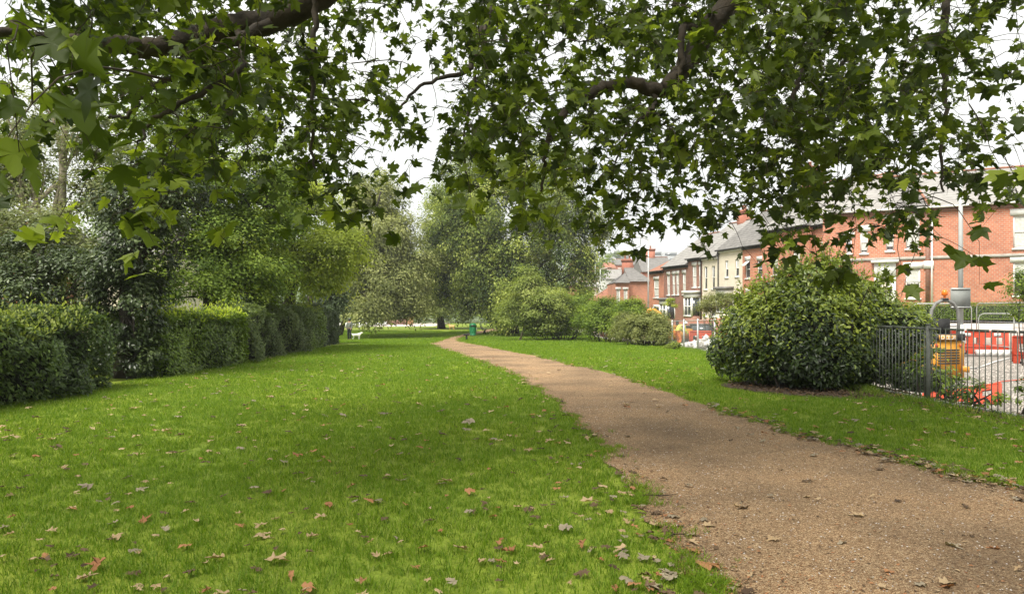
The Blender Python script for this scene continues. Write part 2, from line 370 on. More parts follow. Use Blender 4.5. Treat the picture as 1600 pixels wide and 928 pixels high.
# ------------------------------------------------------------------ grass: one tuft, scattered by geometry nodes
MT['grass'] = leafmat('grass_blades', [(.045, .095, .006), (.140, .235, .014), (.225, .32, .028), (.40, .40, .14)], trans=.4, rough=.55, spec=.2, tboost=1.5,
                      patch=.55, patch_cols=(.115, .205, .018), pscale=.6)
def tuft(n, rad, h, wid, lean):
    r = rad*np.sqrt(rng.random(n)); a = rng.random(n)*6.283; bx_ = r*np.cos(a); by_ = r*np.sin(a)
    hd = rng.random(n)*6.283; hh = h*(.55+.6*rng.random(n)); ln = lean*hh*(.2+rng.random(n)); la = rng.random(n)*6.283
    wx, wy = np.cos(hd)*wid*.5, np.sin(hd)*wid*.5
    V = np.zeros((n, 5, 3))
    V[:, 0] = np.stack([bx_-wx, by_-wy, np.full(n, -.01)], 1); V[:, 1] = np.stack([bx_+wx, by_+wy, np.full(n, -.01)], 1)
    mxx, myy = bx_+np.cos(la)*ln*.35, by_+np.sin(la)*ln*.35
    V[:, 2] = np.stack([mxx+wx*.8, myy+wy*.8, hh*.6], 1); V[:, 3] = np.stack([mxx-wx*.8, myy-wy*.8, hh*.6], 1)
    V[:, 4] = np.stack([bx_+np.cos(la)*ln, by_+np.sin(la)*ln, hh], 1)
    b = np.arange(n)*5
    return V.reshape(-1, 3), np.stack([b, b+1, b+2, b+3], 1), np.stack([b+3, b+2, b+4], 1), np.repeat(np.clip(rng.beta(1.6, 2.2, n)*.9+(rng.random(n) > .96)*.5, 0, 1), 5)
def scatter(name, tf, P, scl, label=None, mat=None):
    V, F4, F3, T = tf; m = MB(); m.add(V, F4, T); m.F.append(F3); m.M.append(np.zeros(len(F3), int))
    nb = len(V); n = len(P); m.V.append(np.asarray(P, float)); m.T.append(np.zeros(n)); m.n += n
    o = m.build(name, mat or MT['grass'], kind='stuff')
    me = o.data
    def att(nm, ty, arr, key):
        a = me.attributes.new(nm, ty, 'POINT'); a.data.foreach_set(key, arr.astype(np.float32).ravel())
    att('pt', 'FLOAT', np.concatenate([np.zeros(nb), np.ones(n)]), 'value')
    att('scl', 'FLOAT', np.concatenate([np.ones(nb), scl]), 'value')
    rot = np.zeros((nb+n, 3)); rot[nb:, 2] = rng.random(n)*6.283; rot[nb:, 0] = rng.normal(0, .08, n); rot[nb:, 1] = rng.normal(0, .08, n)
    att('rot', 'FLOAT_VECTOR', rot, 'vector')
    g = bpy.data.node_groups.new(name+'_scatter', 'GeometryNodeTree')
    g.interface.new_socket('Geometry', in_out='INPUT', socket_type='NodeSocketGeometry'); g.interface.new_socket('Geometry', in_out='OUTPUT', socket_type='NodeSocketGeometry')
    gi = g.nodes.new('NodeGroupInput'); go = g.nodes.new('NodeGroupOutput')
    def na(nm, ty):
        q = g.nodes.new('GeometryNodeInputNamedAttribute'); q.data_type = ty; q.inputs['Name'].default_value = nm; return q.outputs['Attribute']
    cmp_ = g.nodes.new('FunctionNodeCompare'); cmp_.operation = 'GREATER_THAN'; cmp_.data_type = 'FLOAT'; cmp_.inputs[1].default_value = .5
    g.links.new(na('pt', 'FLOAT'), cmp_.inputs[0])
    sp = g.nodes.new('GeometryNodeSeparateGeometry'); sp.domain = 'POINT'
    g.links.new(gi.outputs[0], sp.inputs['Geometry']); g.links.new(cmp_.outputs[0], sp.inputs['Selection'])
    ip = g.nodes.new('GeometryNodeInstanceOnPoints')
    g.links.new(sp.outputs['Selection'], ip.inputs['Points']); g.links.new(sp.outputs['Inverted'], ip.inputs['Instance'])
    g.links.new(na('rot', 'FLOAT_VECTOR'), ip.inputs['Rotation']); g.links.new(na('scl', 'FLOAT'), ip.inputs['Scale'])
    g.links.new(ip.outputs['Instances'], go.inputs[0])
    md = o.modifiers.new('scatter', 'NODES'); md.node_group = g
    return o
def lawn_points(y0, y1, step, jit=.8, marg=1.2, edge_out=True):
    Ys = np.arange(y0, y1, step); out_ = []
    for y in Ys:
        h = .72*max(y, 0)+marg
        xs = np.arange(-h, min(h, float(fence_x(y))+.05), step); out_.append(np.stack([xs, np.full_like(xs, y)], 1))
    P = np.concatenate(out_)+rng.uniform(-.5, .5, (sum(map(len, out_)), 2))*step*jit
    k = ~in_poly(P[:, 0], P[:, 1]); k &= P[:, 0] < fence_x(P[:, 1])-.0
    k &= ~((((P[:, 0]-6.3)/1.95)**2+((P[:, 1]-14.7)/1.75)**2 < 1+.12*np.sin(P[:, 0]*9)) | ((P[:, 0] > fence_x(P[:, 1])-.24+.09*np.sin(P[:, 1]*4)) & (P[:, 1] < 22) & (rng.random(len(P)) < .8)))
    k &= (P[:, 0] > -8.3) | (P[:, 1] > 46)
    return P[k]
def ground3(P): return np.stack([P[:, 0], P[:, 1], park_z(P[:, 1])], 1)
def thin(P, amt, sc_=.7):                    # thin patches
    v = np.sin(P[:, 0]*2.1*sc_+1.3*np.sin(P[:, 1]*1.7*sc_))*np.sin(P[:, 1]*1.9*sc_+P[:, 0]*.8)
    return P[rng.random(len(P)) > amt*np.clip(v, 0, 1)]
def fade(P, a0, a1, b0, b1):                 # sets of tufts overlap and fade into one another
    p = np.clip((P[:, 1]-a0)/max(a1-a0, .01), 0, 1)*np.clip((b1-P[:, 1])/(b1-b0), 0, 1); return P[rng.random(len(P)) < p]
for v in range(2):
    P = fade(thin(lawn_points(2.2, 13, .150), .25), 0, .1, 7, 13)
    scatter('grass', tuft(46, .105, .047, .005, 1.1), ground3(P), .6+.6*rng.random(len(P)))
P = fade(thin(lawn_points(5.5, 24, .14), .2), 6, 12, 16, 24); scatter('grass', tuft(40, .13, .048, .0065, .8), ground3(P), .65+.6*rng.random(len(P)))
P = fade(lawn_points(14, 46, .27), 14, 22, 32, 46); scatter('grass', tuft(60, .26, .055, .013, .8), ground3(P), .7+.5*rng.random(len(P)))
P = fade(lawn_points(28, 84, .48), 28, 42, 78, 84); P = P[P[:, 0] > -24]; scatter('grass', tuft(70, .45, .055, .028, .8), ground3(P), .7+.5*rng.random(len(P)))
# turf creeping over the path edge in ragged clumps
for E, sg in ((Le, 1), (Re, -1)):
    q = E[(E[:, 1] > 3) & (E[:, 1] < 24)]; n_ = 900; i = rng.integers(0, len(q), n_); y_ = q[i, 1]+rng.normal(0, .1, n_); keep_ = np.sin(y_*3.1+sg)+np.sin(y_*7.7)*.6+rng.normal(0, .5, n_) > 0
    P = np.stack([q[i, 0]+sg*rng.exponential(.055, n_), y_], 1)[keep_]; scatter('rough_grass', tuft(20, .06, .06, .005, 1.2), ground3(P), .4+.8*rng.random(len(P)))
# longer grass along the fence foot
yy = rng.uniform(8.6, 40, 420); P = np.stack([fence_x(yy)-.15-rng.exponential(.2, 420), yy], 1)
scatter('rough_grass', tuft(26, .10, .13, .007, .9), ground3(P), .6+.8*rng.random(len(P)))

# ------------------------------------------------------------------ leaf clouds
def leaf_tpl(kind):
    if kind == 'diamond':
        V = [[0, 0, 0], [.5, .26, .06], [1, 0, -.04], [.5, -.26, .06]]; Fc = [[0, 1, 2], [0, 2, 3]]
    elif kind == 'oval':
        V = [[0, 0, 0], [.28, .19, .05], [.7, .17, .04], [1, 0, -.10], [.7, -.17, .04], [.28, -.19, .05], [.5, 0, 0]]
        Fc = [[0, 6, 1], [1, 6, 2], [2, 6, 3], [3, 6, 4], [4, 6, 5], [5, 6, 0]]
    elif kind == 'plane_far':                # the same five lobes with fewer corners
        o = [(-.05, 0), (.10, .55), (.26, .38), (.66, .62), (.60, .22), (1.04, 0)]; o = o+[(x, -y) for x, y in o[-2:0:-1]]
        V = [[.30, 0, 0]]+[[x, y, -.18*y*y-.10*max(0, x-.4)] for x, y in o]; n = len(o); Fc = [[0, 1+i, 1+(i+1) % n] for i in range(n)]
    else:                                    # five-lobed plane leaf
        o = [(-.02, 0), (-.12, .13), (-.04, .38), (.10, .58), (.22, .36), (.36, .42), (.66, .64), (.58, .34), (.60, .22), (.80, .19), (1.06, 0)]
        o = o+[(x, -y) for x, y in o[-2:0:-1]]
        V = [[.30, 0, 0]]+[[x-.0, y, -.10*abs(y)*abs(y)*2-.10*max(0, x-.4)] for x, y in o]
        n = len(o); Fc = [[0, 1+i, 1+(i+1) % n] for i in range(n)]
    return np.array(V, float), np.array(Fc)
TPL = {k: leaf_tpl(k) for k in ('diamond', 'oval', 'plane', 'plane_far')}
def leaves(m, P, Nn, A, S, tint, kind='diamond', curl=0):
    TV, TF = TPL[kind]; n = len(P)
    Nn = nrm(Nn); A = nrm(A-Nn*np.sum(A*Nn, 1, keepdims=True)); B = np.cross(Nn, A)
    W = np.broadcast_to(TV, (n, *TV.shape)).copy()
    if kind == 'plane':
        W[:, :, 0] += rng.normal(0, .05, W.shape[:2]); W[:, :, 1] += rng.normal(0, .04, W.shape[:2])*(np.abs(TV[:, 1]) > .05); W[:, :, 1] *= (1+rng.normal(0, .10, (n, 1)))
        W[:, :, 2] += rng.normal(0, .03+curl, W.shape[:2])+(W[:, :, 1]**2)*rng.normal(0, .5+curl*6, (n, 1))
    V = P[:, None]+S[:, None, None]*(W[..., 0:1]*A[:, None]+W[..., 1:2]*B[:, None]+W[..., 2:3]*Nn[:, None])
    k = len(TV); Fc = (TF[None]+(np.arange(n)*k)[:, None, None]).reshape(-1, TF.shape[1])
    m.add(V.reshape(-1, 3), Fc, np.repeat(tint, k)); return m
def rdir(n):
    return nrm(rng.normal(size=(n, 3)))

def clump_crown(m, blobs, nclump, nleaf, size, clump_r, kind='diamond', droop=.3, tint=(.5, .2), flat=.6, inner=.45, vert=0.0):
    """leaves in clumps spread through ellipsoid boughs; nclump per unit blob weight"""
    cen = []
    vol = np.array([b[3]*b[4]+b[4]*b[5]+b[3]*b[5] for b in blobs]); vol = vol/vol.sum()
    for b, q in zip(blobs, vol):
        k = max(3, int(nclump*q)); d = rdir(k); d[:, 2] = np.where(d[:, 2] < -.6, -d[:, 2], d[:, 2])
        r = inner+(1.04-inner)*np.sqrt(rng.random(k))
        r *= 1+.12*np.sin(d[:, 0]*5+b[0])*np.sin(d[:, 2]*6+b[1])
        cen.append(np.concatenate([np.array(b[:3])+d*r[:, None]*np.array(b[3:6]), d], 1))
    cen = np.concatenate(cen); K = len(cen)
    per = rng.poisson(nleaf/K, K)+1; idx = np.repeat(np.arange(K), per); n = len(idx)
    cr_ = clump_r*(.55+.9*rng.random(K)); off = rdir(n)*(1.25*rng.random(n)**.8)[:, None]*cr_[idx][:, None]
    off[:, 2] *= flat
    if vert: off[:, 2] -= rng.random(n)**2*vert*cr_[idx]
    P = cen[idx, :3]+off; od = cen[idx, 3:]
    Nn = nrm(np.stack([np.zeros(n), np.zeros(n), np.ones(n)], 1)*1.0+od*.5+nrm(off)*.5+rdir(n)*.75)
    A = nrm(od*.5+rdir(n)*.9+np.array([0, 0, -droop*2]))
    ct = np.clip(rng.normal(tint[0], tint[1], K), 0, 1)
    T = np.clip(ct[idx]+rng.normal(0, .14, n), 0, 1)
    leaves(m, P, Nn, A, size*(.6+.8*rng.random(n)), T, kind); return cen
def limb(a, b, r0, r1, bend=.12, n=6, sides=6):
    a, b = np.array(a, float), np.array(b, float); t = np.linspace(0, 1, n)[:, None]; L = np.linalg.norm(b-a)
    P = a*(1-t)+b*t+np.sin(t*math.pi)*rng.normal(0, bend, 3)*L*.5+np.array([0, 0, 1])*np.sin(t*math.pi)*L*bend*.4
    return P, np.linspace(r0, r1, n)
def make_tree(name, label, group, base, blobs, leafm, barkm, n, size, nclump, clump_r, trunk_r=.22, trunk_top=None, kind='diamond', cat='tree', fol='crown', **kw):
    root = thing(name, label, cat, base, 0, group); bx0, by0, bz0 = base
    if base[1] > 20: size *= 1.38; n = int(n*1.05); clump_r *= 1.15
    m = MB(); cen = clump_crown(m, [(b[0]-bx0, b[1]-by0, b[2]-bz0, b[3], b[4], b[5]) for b in blobs], nclump, n, size, clump_r, kind, **kw)
    m.build(fol, leafm, root)
    tm = MB(); tt = np.array(trunk_top if trunk_top is not None else [np.mean([b[0] for b in blobs])-bx0, np.mean([b[1] for b in blobs])-by0, max(b[2] for b in blobs)-bz0])
    P, r = limb((0, 0, -.1), tt, trunk_r, trunk_r*.35, .04, 9, 9); r[0] *= 1.5; tm.tube(P, r, 9); tm.build('trunk', barkm, root, smooth=True)
    bm = MB()
    for i, b in enumerate(blobs):
        k = rng.integers(2, 6); c = np.array(b[:3])-np.array(base); q, rr = limb(P[k], c, trunk_r*.45, .03, .1, 7, 6); bm.tube(q, rr, 6)
        own = cen[np.linalg.norm((cen[:, :3]-c)/np.array(b[3:6]), axis=1) < 1.15]
        for e in own[rng.permutation(len(own))[:9]]:
            q2, r2 = limb(q[rng.integers(3, 7)], e[:3], .04, .008, .1, 5, 5); bm.tube(q2, r2, 5, cap=False)
    bm.build('limbs', barkm, root, smooth=True)
    return root
# ------------------------------------------------------------------ trees behind the lawn
LM = dict(
 grey=leafmat('leaf_grey_green', [(.08, .10, .04), (.16, .185, .08), (.28, .30, .15)], .35, .6, .15),
 ivy=leafmat('leaf_ivy', [(.014, .024, .007), (.04, .064, .018), (.10, .135, .045)], .15, .38, .35),
 mid=leafmat('leaf_mid_green', [(.05, .088, .015), (.125, .185, .028), (.25, .32, .05)], .38, .6, .15),
 yellow=leafmat('leaf_yellow_green', [(.13, .17, .025), (.27, .33, .05), (.42, .46, .09)], .42, .6, .15),
 olive=leafmat('leaf_olive', [(.08, .10, .03), (.17, .19, .065), (.33, .35, .14)], .35, .6, .15),
 lime=leafmat('leaf_lime', [(.06, .085, .025), (.16, .195, .055), (.36, .39, .14)], .38, .6, .15),
 lime_dark=leafmat('leaf_lime_dark', [(.018, .034, .009), (.08, .118, .024), (.19, .24, .05), (.38, .42, .11)], .36, .6, .15),
 fresh=leafmat('leaf_fresh', [(.09, .12, .03), (.20, .25, .06), (.36, .40, .13)], .42, .6, .15),
 dark=leafmat('leaf_dark', [(.018, .032, .010), (.04, .065, .018), (.075, .11, .03)], .2),
)
def blobs_px(lst):                           # (px, py, distance, radius px across, radius px up, depth radius m)
    o = []
    for px, py, Y, rx, rz, ry in lst:
        c = at(px, py, Y); o.append((*c, rx*Y/F, ry, rz*Y/F))
    return o
def B(x, y, z=None): return (x, y, float(park_z(y)) if z is None else z)
G1 = 'trees along the left side of the lawn'; G2 = 'trees at the far end of the lawn'
def gx(px, Y): return (px-800)/F*Y

make_tree('tall_tree', 'tall thin-leaved grey-green tree with a pale forked trunk at the far left', G1, B(gx(95, 22), 22),
  blobs_px([(20, 290, 22, 70, 60, 1.4), (130, 215, 22.5, 55, 55, 1.2), (60, 390, 21, 90, 70, 1.6), (-60, 310, 22, 70, 100, 2), (-20, 430, 21, 80, 50, 1.6), (20, 205, 23, 45, 35, 1.0), (160, 310, 22.5, 40, 50, 1.2), (110, 420, 21, 60, 50, 1.2), (75, 160, 23, 40, 25, .8)]),
  LM['grey'], MT['bark_pale'], 60000, .072, 380, .5, .19, kind='diamond', tint=(.55, .22), trunk_top=(.1, .2, 8.3), inner=.35)
make_tree('ivy_thicket', 'dark ivy-covered thicket rising directly behind the nearest left hedge', G1, B(gx(60, 17), 17),
  blobs_px([(30, 470, 17, 70, 50, .9), (110, 455, 17.5, 55, 60, .8), (-50, 450, 17, 60, 60, 1), (60, 400, 18, 60, 40, .8), (150, 500, 17, 30, 45, .6)]),
  LM['ivy'], MT['bark_dark'], 26000, .085, 280, .34, .1, tint=(.55, .22), inner=.6, cat='thicket', fol='foliage')
# ivy-clad trunk in the gap of the hedge
make_tree('ivy_clad_tree', 'dark ivy-clad trunk standing in the gap between the two left hedges', G1, B(gx(200, 17), 17),
  blobs_px([(205, 560, 16.8, 42, 45, .8), (205, 480, 17, 48, 60, .9), (210, 400, 17, 58, 60, .9), (225, 330, 17.3, 65, 60, 1.0), (260, 290, 17.5, 60, 50, 1.0), (180, 440, 16.9, 36, 50, .7)]),
  LM['ivy'], MT['bark_dark'], 30000, .095, 260, .32, .25, kind='diamond', tint=(.45, .22), inner=.6, droop=.5)
make_tree('broad_tree', 'broad mid-green tree rising behind the laurel hedge with yellow new growth', G1, B(gx(330, 25), 25),
  blobs_px([(300, 330, 25, 90, 70, 2.2), (320, 462, 24, 90, 30, 1.2), (390, 455, 25, 60, 35, 1.2), (250, 450, 22, 40, 35, .8), (370, 260, 26, 80, 80, 2.2), (300, 410, 24, 90, 60, 1.8), (250, 240, 26, 80, 70, 2), (380, 400, 25, 70, 70, 1.8), (340, 170, 27, 90, 60, 2), (430, 330, 26, 50, 70, 1.6)]),
  LM['mid'], MT['bark_dark'], 88000, .085, 520, .55, .28, tint=(.5, .24))
make_tree('feathery_tree', 'bright yellow-green feathery tree leaning over the middle of the left hedge', G1, B(gx(455, 32), 32),
  blobs_px([(470, 340, 32, 65, 60, 2), (520, 400, 31, 50, 45, 1.6), (440, 420, 32, 70, 50, 1.8), (500, 440, 31, 45, 35, 1.4), (400, 390, 33, 50, 60, 1.6), (450, 300, 33, 50, 40, 1.4)]),
  LM['yellow'], MT['bark_dark'], 56000, .10, 380, .55, .3, tint=(.48, .26), droop=.6, flat=.45)
make_tree('ivy_clad_tree', 'dark ivy-wrapped stump of a tree behind the far end of the left hedge', G1, B(gx(510, 44), 44),
  blobs_px([(505, 470, 44, 28, 30, 1), (525, 470, 45, 18, 22, .8), (400, 460, 34, 30, 30, 1)]), LM['dark'], MT['bark_dark'], 11000, .11, 90, .45, .3)
make_tree('olive_tree', 'grey-olive weeping tree above the white car at the far end of the lawn', G2, B(gx(530, 68), 68),
  blobs_px([(585, 360, 66, 60, 70, 3.5), (560, 400, 64, 50, 60, 3), (600, 440, 63, 60, 40, 3), (615, 380, 65, 40, 60, 3), (620, 420, 64, 55, 50, 3), (560, 430, 65, 50, 55, 3), (600, 474, 62, 62, 28, 2.4), (560, 485, 60, 40, 20, 1.8), (625, 483, 62, 40, 20, 2), (580, 310, 68, 40, 40, 2.5), (640, 470, 66, 35, 30, 2)]),
  LM['olive'], MT['bark_dark'], 80000, .16, 420, .9, .2, tint=(.55, .25), droop=.8, vert=.8)
make_tree('distant_tree', 'mid-distance tree with a dark bare trunk standing at the end of the grass', G2, B(gx(690, 92), 92),
  blobs_px([(695, 410, 92, 50, 60, 5), (665, 478, 91, 40, 20, 3), (725, 482, 90, 45, 20, 3), (700, 476, 90, 50, 18, 3), (700, 430, 91, 60, 40, 4), (715, 330, 94, 36, 40, 4), (700, 455, 90, 55, 32, 3.5), (660, 450, 93, 28, 40, 3), (715, 370, 93, 55, 70, 4)]),
  LM['lime'], MT['bark_dark'], 60000, .21, 300, 1.2, .38, tint=(.6, .22), vert=.6)
make_tree('lime_tree', 'large drooping lime tree behind the green bin and bench', G2, B(gx(800, 72), 72),
  blobs_px([(800, 330, 72, 95, 80, 5), (720, 360, 71, 50, 70, 4), (778, 466, 70, 32, 24, 3), (830, 480, 66, 60, 34, 3), (880, 480, 68, 40, 30, 2.4), (700, 440, 73, 35, 50, 3),  (740, 400, 70, 60, 80, 4), (860, 400, 71, 65, 90, 4), (800, 440, 68, 80, 70, 4), (890, 350, 72, 48, 50, 3), (730, 300, 74, 60, 60, 4), (812, 480, 68, 42, 26, 3), (930, 355, 72, 22, 24, 1.4), (905, 420, 71, 25, 40, 1.6), (850, 270, 74, 60, 45, 3.5)]),
  LM['lime_dark'], MT['bark_dark'], 140000, .185, 560, .95, .5, tint=(.5, .27), vert=1.1, droop=.8, inner=.6)
make_tree('young_tree', 'small pale green tree with a thin pale stem in front of the big lime', G2, B(gx(812, 55), 55),
  blobs_px([(825, 455, 55, 28, 26, 1.3), (850, 482, 54, 36, 24, 1.5), (805, 492, 55, 26, 22, 1.2), (824, 434, 55.5, 14, 18, .8), (868, 478, 55, 26, 20, 1.1), (840, 505, 54, 34, 16, 1.1)]),
  LM['fresh'], MT['bark_pale'], 26000, .12, 220, .5, .07, tint=(.45, .25), droop=.5)
# backdrop wood closing the left side
rw = MB(); clump_crown(rw, [(-34, 44, 5, 8, 5, 7), (-24, 52, 5, 8, 5, 7), (-46, 36, 6, 8, 6, 8), (-40, 24, 5, 5, 7, 7), (-21, 78, 5, 7, 7, 7), (-34, 70, 5, 9, 8, 8)], 700, 44000, .34, 1.4)
clump_crown(rw, [(gx(px, 135), 135, 5, 7, 5, 7.5) for px in range(520, 930, 45)]+[(gx(px, 128), 128, 1.2, 6, 4, 2.4) for px in range(640, 900, 50)], 400, 30000, .5, 1.8)
rw.build('far_wood', LM['mid'], None, kind='stuff')

# ------------------------------------------------------------------ shrubs along the fence, far part
G3 = 'shrubs along the park fence'
def shrub(label, blobs, lm, n, size, ncl, cr_, base, name='shrub', kind='diamond', cat='shrub', group=G3, core=None, **kw):
    root = thing(name, label, cat, base, 0, group); m = MB()
    clump_crown(m, [(b[0]-base[0], b[1]-base[1], b[2]-base[2], *b[3:]) for b in blobs], ncl, n, size, cr_, kind, **kw); m.build('foliage', lm, root)
    s = MB()
    for b in blobs:
        c = np.array(b[:3])-np.array(base)
        for _ in range(5):
            q, rr = limb((c[0]*.6+rng.normal(0, .15), c[1]*.6+rng.normal(0, .15), -.05), c+rdir(1)[0]*np.array(b[3:])*.7, .03, .008, .1, 5, 5); s.tube(q, rr, 5, cap=False)
    s.build('stems', MT['bark_dark'], root)
    return root
shrub('dark spreading shrub between the young tree and the start of the mesh fence', blobs_px([(870, 512, 57, 45, 16, 1.5), (905, 508, 55, 34, 20, 1.3), (870, 500, 58, 45, 22, 1.5), (905, 485, 56, 30, 24, 1.5), (850, 505, 55, 40, 18, 1.2), (880, 480, 60, 40, 20, 1.4)]), LM['mid'], 30000, .14, 300, .5, B(gx(870, 57), 57))
shrub('bushy green shrub overtopping the mesh fence below the far houses', blobs_px([(945, 512, 47, 34, 20, 1.0), (985, 505, 45, 30, 22, 1.0), (950, 488, 48, 34, 22, 1.3), (985, 484, 46, 26, 16, 1.2), (925, 500, 50, 26, 26, 1.2), (962, 506, 47, 20, 26, .8)]), LM['mid'], 30000, .13, 300, .42, B(gx(950, 48), 48))
shrub('sprawling shrub of climbing ivy smothering the middle of the mesh fence', blobs_px([(985, 518, 38, 30, 20, .6), (1038, 525, 34, 11, 20, .4), (1020, 502, 36, 26, 16, .7), (1000, 515, 37, 26, 24, .7), (1030, 518, 34.5, 14, 26, .5), (975, 516, 40, 20, 26, .8), (1012, 528, 36, 24, 14, .5)]), LM['olive'], 30000, .09, 330, .27, B(gx(1005, 36.5), 36.5))
shrub('thin leafy weed growing at the foot of the mesh fence', blobs_px([(1056, 540, 30.5, 9, 7, .3), (1044, 545, 31, 7, 5, .25)]), LM['fresh'], 900, .07, 30, .12, B(gx(1056, 30.5), 30.5))
shrub('dull bronze-green shrub in the front garden beside the big bush', blobs_px([(1120, 472, 42, 22, 14, .8), (1105, 480, 43, 14, 9, .6), (1145, 470, 42, 16, 12, .7)]), LM['olive'], 8000, .09, 90, .3, (gx(1120, 42), 42, float(road_z(42))), group='shrubs in the front gardens')
shrub('yellowish feathery bush in front of the narrow brick bay window', blobs_px([(1048, 474, 58, 7, 9, .5)]), LM['yellow'], 1500, .1, 20, .25, (gx(1048, 58), 58, float(road_z(58))), group='shrubs in the front gardens')
shrub('round garden tree among the far rooftops', blobs_px([(915, 464, 110, 12, 12, 1.3)]), LM['mid'], 2500, .25, 40, .6, (gx(915, 110), 110, -1.5), group='shrubs in the front gardens')
shrub('dark green bush cut by the right edge of the picture', blobs_px([(1604, 450, 26, 18, 34, .6), (1612, 480, 26, 20, 30, .6)]), LM['mid'], 4200, .09, 60, .25, (gx(1608, 26), 26, float(road_z(26))), group='shrubs in the front gardens')

# ------------------------------------------------------------------ left hedges
def hedge(label, P0, P1, zt, dep, lm, n, size, kind='oval', top=None, topn=0, lump=.14, round_=.25, name='hedge', npart=0, faces='ftb', ends=(1, 1)):
    """a clipped hedge between two ground points, front face toward +x of the run"""
    root = thing(name, label, 'hedge', (P0[0], P0[1], float(park_z(P0[1]))), 0, 'clipped hedges along the left edge of the lawn')
    a = np.array([0, 0.]); b = np.array([P1[0]-P0[0], P1[1]-P0[1]]); L = np.linalg.norm(b); d = b/L; nx_ = np.array([d[1], -d[0]])
    def place(u, v, z):                      # u along, v inwards from the front face
        q = a+np.outer(u, d)-np.outer(v, nx_)
        zz = z+park_z(P0[1]+q[:, 1])-float(park_z(P0[1])); return np.concatenate([q, zz[:, None]], 1)
    def surf(n_):
        u = rng.random(n_)*L; s = rng.random(n_)*(zt+dep+ (.6 if 'b' in faces else 0)); v = np.zeros(n_); z = np.zeros(n_); Nn = np.zeros((n_, 3))
        fr = s < zt; v[fr] = 0; z[fr] = s[fr]; Nn[fr] = [nx_[0], nx_[1], .25]
        tp = (~fr) & (s < zt+dep); v[tp] = s[tp]-zt; z[tp] = zt; Nn[tp] = [0, 0, 1.]
        bk = s >= zt+dep; v[bk] = dep; z[bk] = zt-(s[bk]-zt-dep); Nn[bk] = [-nx_[0], -nx_[1], .2]
        en = rng.random(n_)
        e0 = (en < .07*ends[0]*3/max(L, 3)*2); u[e0] = 0; v[e0] = rng.random(e0.sum())*dep; z[e0] = rng.random(e0.sum())*zt; Nn[e0] = [-d[0], -d[1], .3]
        e1 = (en > 1-.07*ends[1]*3/max(L, 3)*2); u[e1] = L; v[e1] = rng.random(e1.sum())*dep; z[e1] = rng.random(e1.sum())*zt; Nn[e1] = [d[0], d[1], .3]
        lmp = lump*(np.sin(u*2.3+z*2.7)+np.sin(u*5.1-z*4.3+1.3)*.6+np.sin(u*.9+2)*.8)
        jit = rng.exponential(.07, n_)
        rd = round_*np.clip(1-np.hypot(v/.5, (zt-z)/.5), 0, 1)
        Pp = place(u, v, z)+Nn*(lmp-jit-rd*.8)[:, None]*np.array([1, 1, .6])
        Pp[:, 2] = np.maximum(Pp[:, 2], .03-.8); return Pp, Nn, u, z
    TV = TPL[kind]
    P, Nn, u, z = surf(n)
    Nl = nrm(Nn*1.0+rdir(len(P))*.75+np.array([0, 0, .35])); A = nrm(rdir(len(P))+Nn*.7+np.array([0, 0, .25]))
    S = size*(.6+.7*rng.random(n)); T = np.clip(rng.normal(.42, .2, n)+.18*np.sin(u*1.7), 0, 1)
    m = MB()
    if npart:
        near = np.argsort(np.linalg.norm(P+np.array([P0[0], P0[1], -1.5]), axis=1)/S+ 1e3*((P[:, 1]+P0[1]) < 1.24*np.abs(P[:, 0]+P0[0])*1.17))[:npart*3]
        near = rng.permutation(near)[:npart]; keep = np.ones(n, bool); keep[near] = False
        for q in near:
            mm = MB(); leaves(mm, np.zeros((1, 3)), Nl[q:q+1], A[q:q+1], S[q:q+1], T[q:q+1], kind); o = mm.build('leaf', lm, root); o.location = P[q]
    else: keep = np.ones(n, bool)
    leaves(m, P[keep], Nl[keep], A[keep], S[keep], T[keep], kind); m.build('foliage', lm, root, **({'kind': 'stuff'}))
    if topn:
        u = rng.random(topn)*L; v = rng.random(topn)**1.5*dep*.7; Pt = place(u, v, np.full(topn, zt-.06)+.08*np.sin(u*2.1)+.05*np.sin(u*5.3+1)-.5*round_*np.clip(1-v/.5, 0, 1)+rng.exponential(.09, topn)); 
        mm = MB(); leaves(mm, Pt, nrm(rdir(topn)+np.array([.3, -.2, .3])), nrm(rdir(topn)*.5+np.array([0, 0, 1.])), size*(.6+.5*rng.random(topn)), rng.random(topn), kind); mm.build('new_growth', top, root)
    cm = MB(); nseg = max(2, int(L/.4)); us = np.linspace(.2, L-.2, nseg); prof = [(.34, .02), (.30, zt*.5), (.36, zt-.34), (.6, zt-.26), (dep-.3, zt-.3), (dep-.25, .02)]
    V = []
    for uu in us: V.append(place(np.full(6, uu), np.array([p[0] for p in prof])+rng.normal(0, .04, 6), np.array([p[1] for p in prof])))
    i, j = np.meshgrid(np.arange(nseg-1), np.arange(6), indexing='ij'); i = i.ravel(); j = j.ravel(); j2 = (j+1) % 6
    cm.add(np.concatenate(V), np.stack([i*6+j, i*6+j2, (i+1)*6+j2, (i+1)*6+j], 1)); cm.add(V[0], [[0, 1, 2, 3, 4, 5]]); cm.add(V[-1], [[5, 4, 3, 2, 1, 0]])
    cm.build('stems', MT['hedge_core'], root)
    return root
LM['hedge_a'] = leafmat('leaf_privet', [(.022, .040, .009), (.07, .115, .024), (.16, .225, .05)], .2, .38, .3)
LM['hedge_b'] = leafmat('leaf_laurel', [(.04, .072, .010), (.12, .185, .022), (.24, .33, .04)], .25, .35, .35)
LM['yel_top'] = leafmat('leaf_new_growth', [(.24, .33, .03), (.38, .46, .05), (.52, .58, .09)], .45)
LM['hedge_c'] = leafmat('leaf_mixed', [(.045, .065, .018), (.09, .13, .035), (.17, .21, .07)], .25, .4, .3)
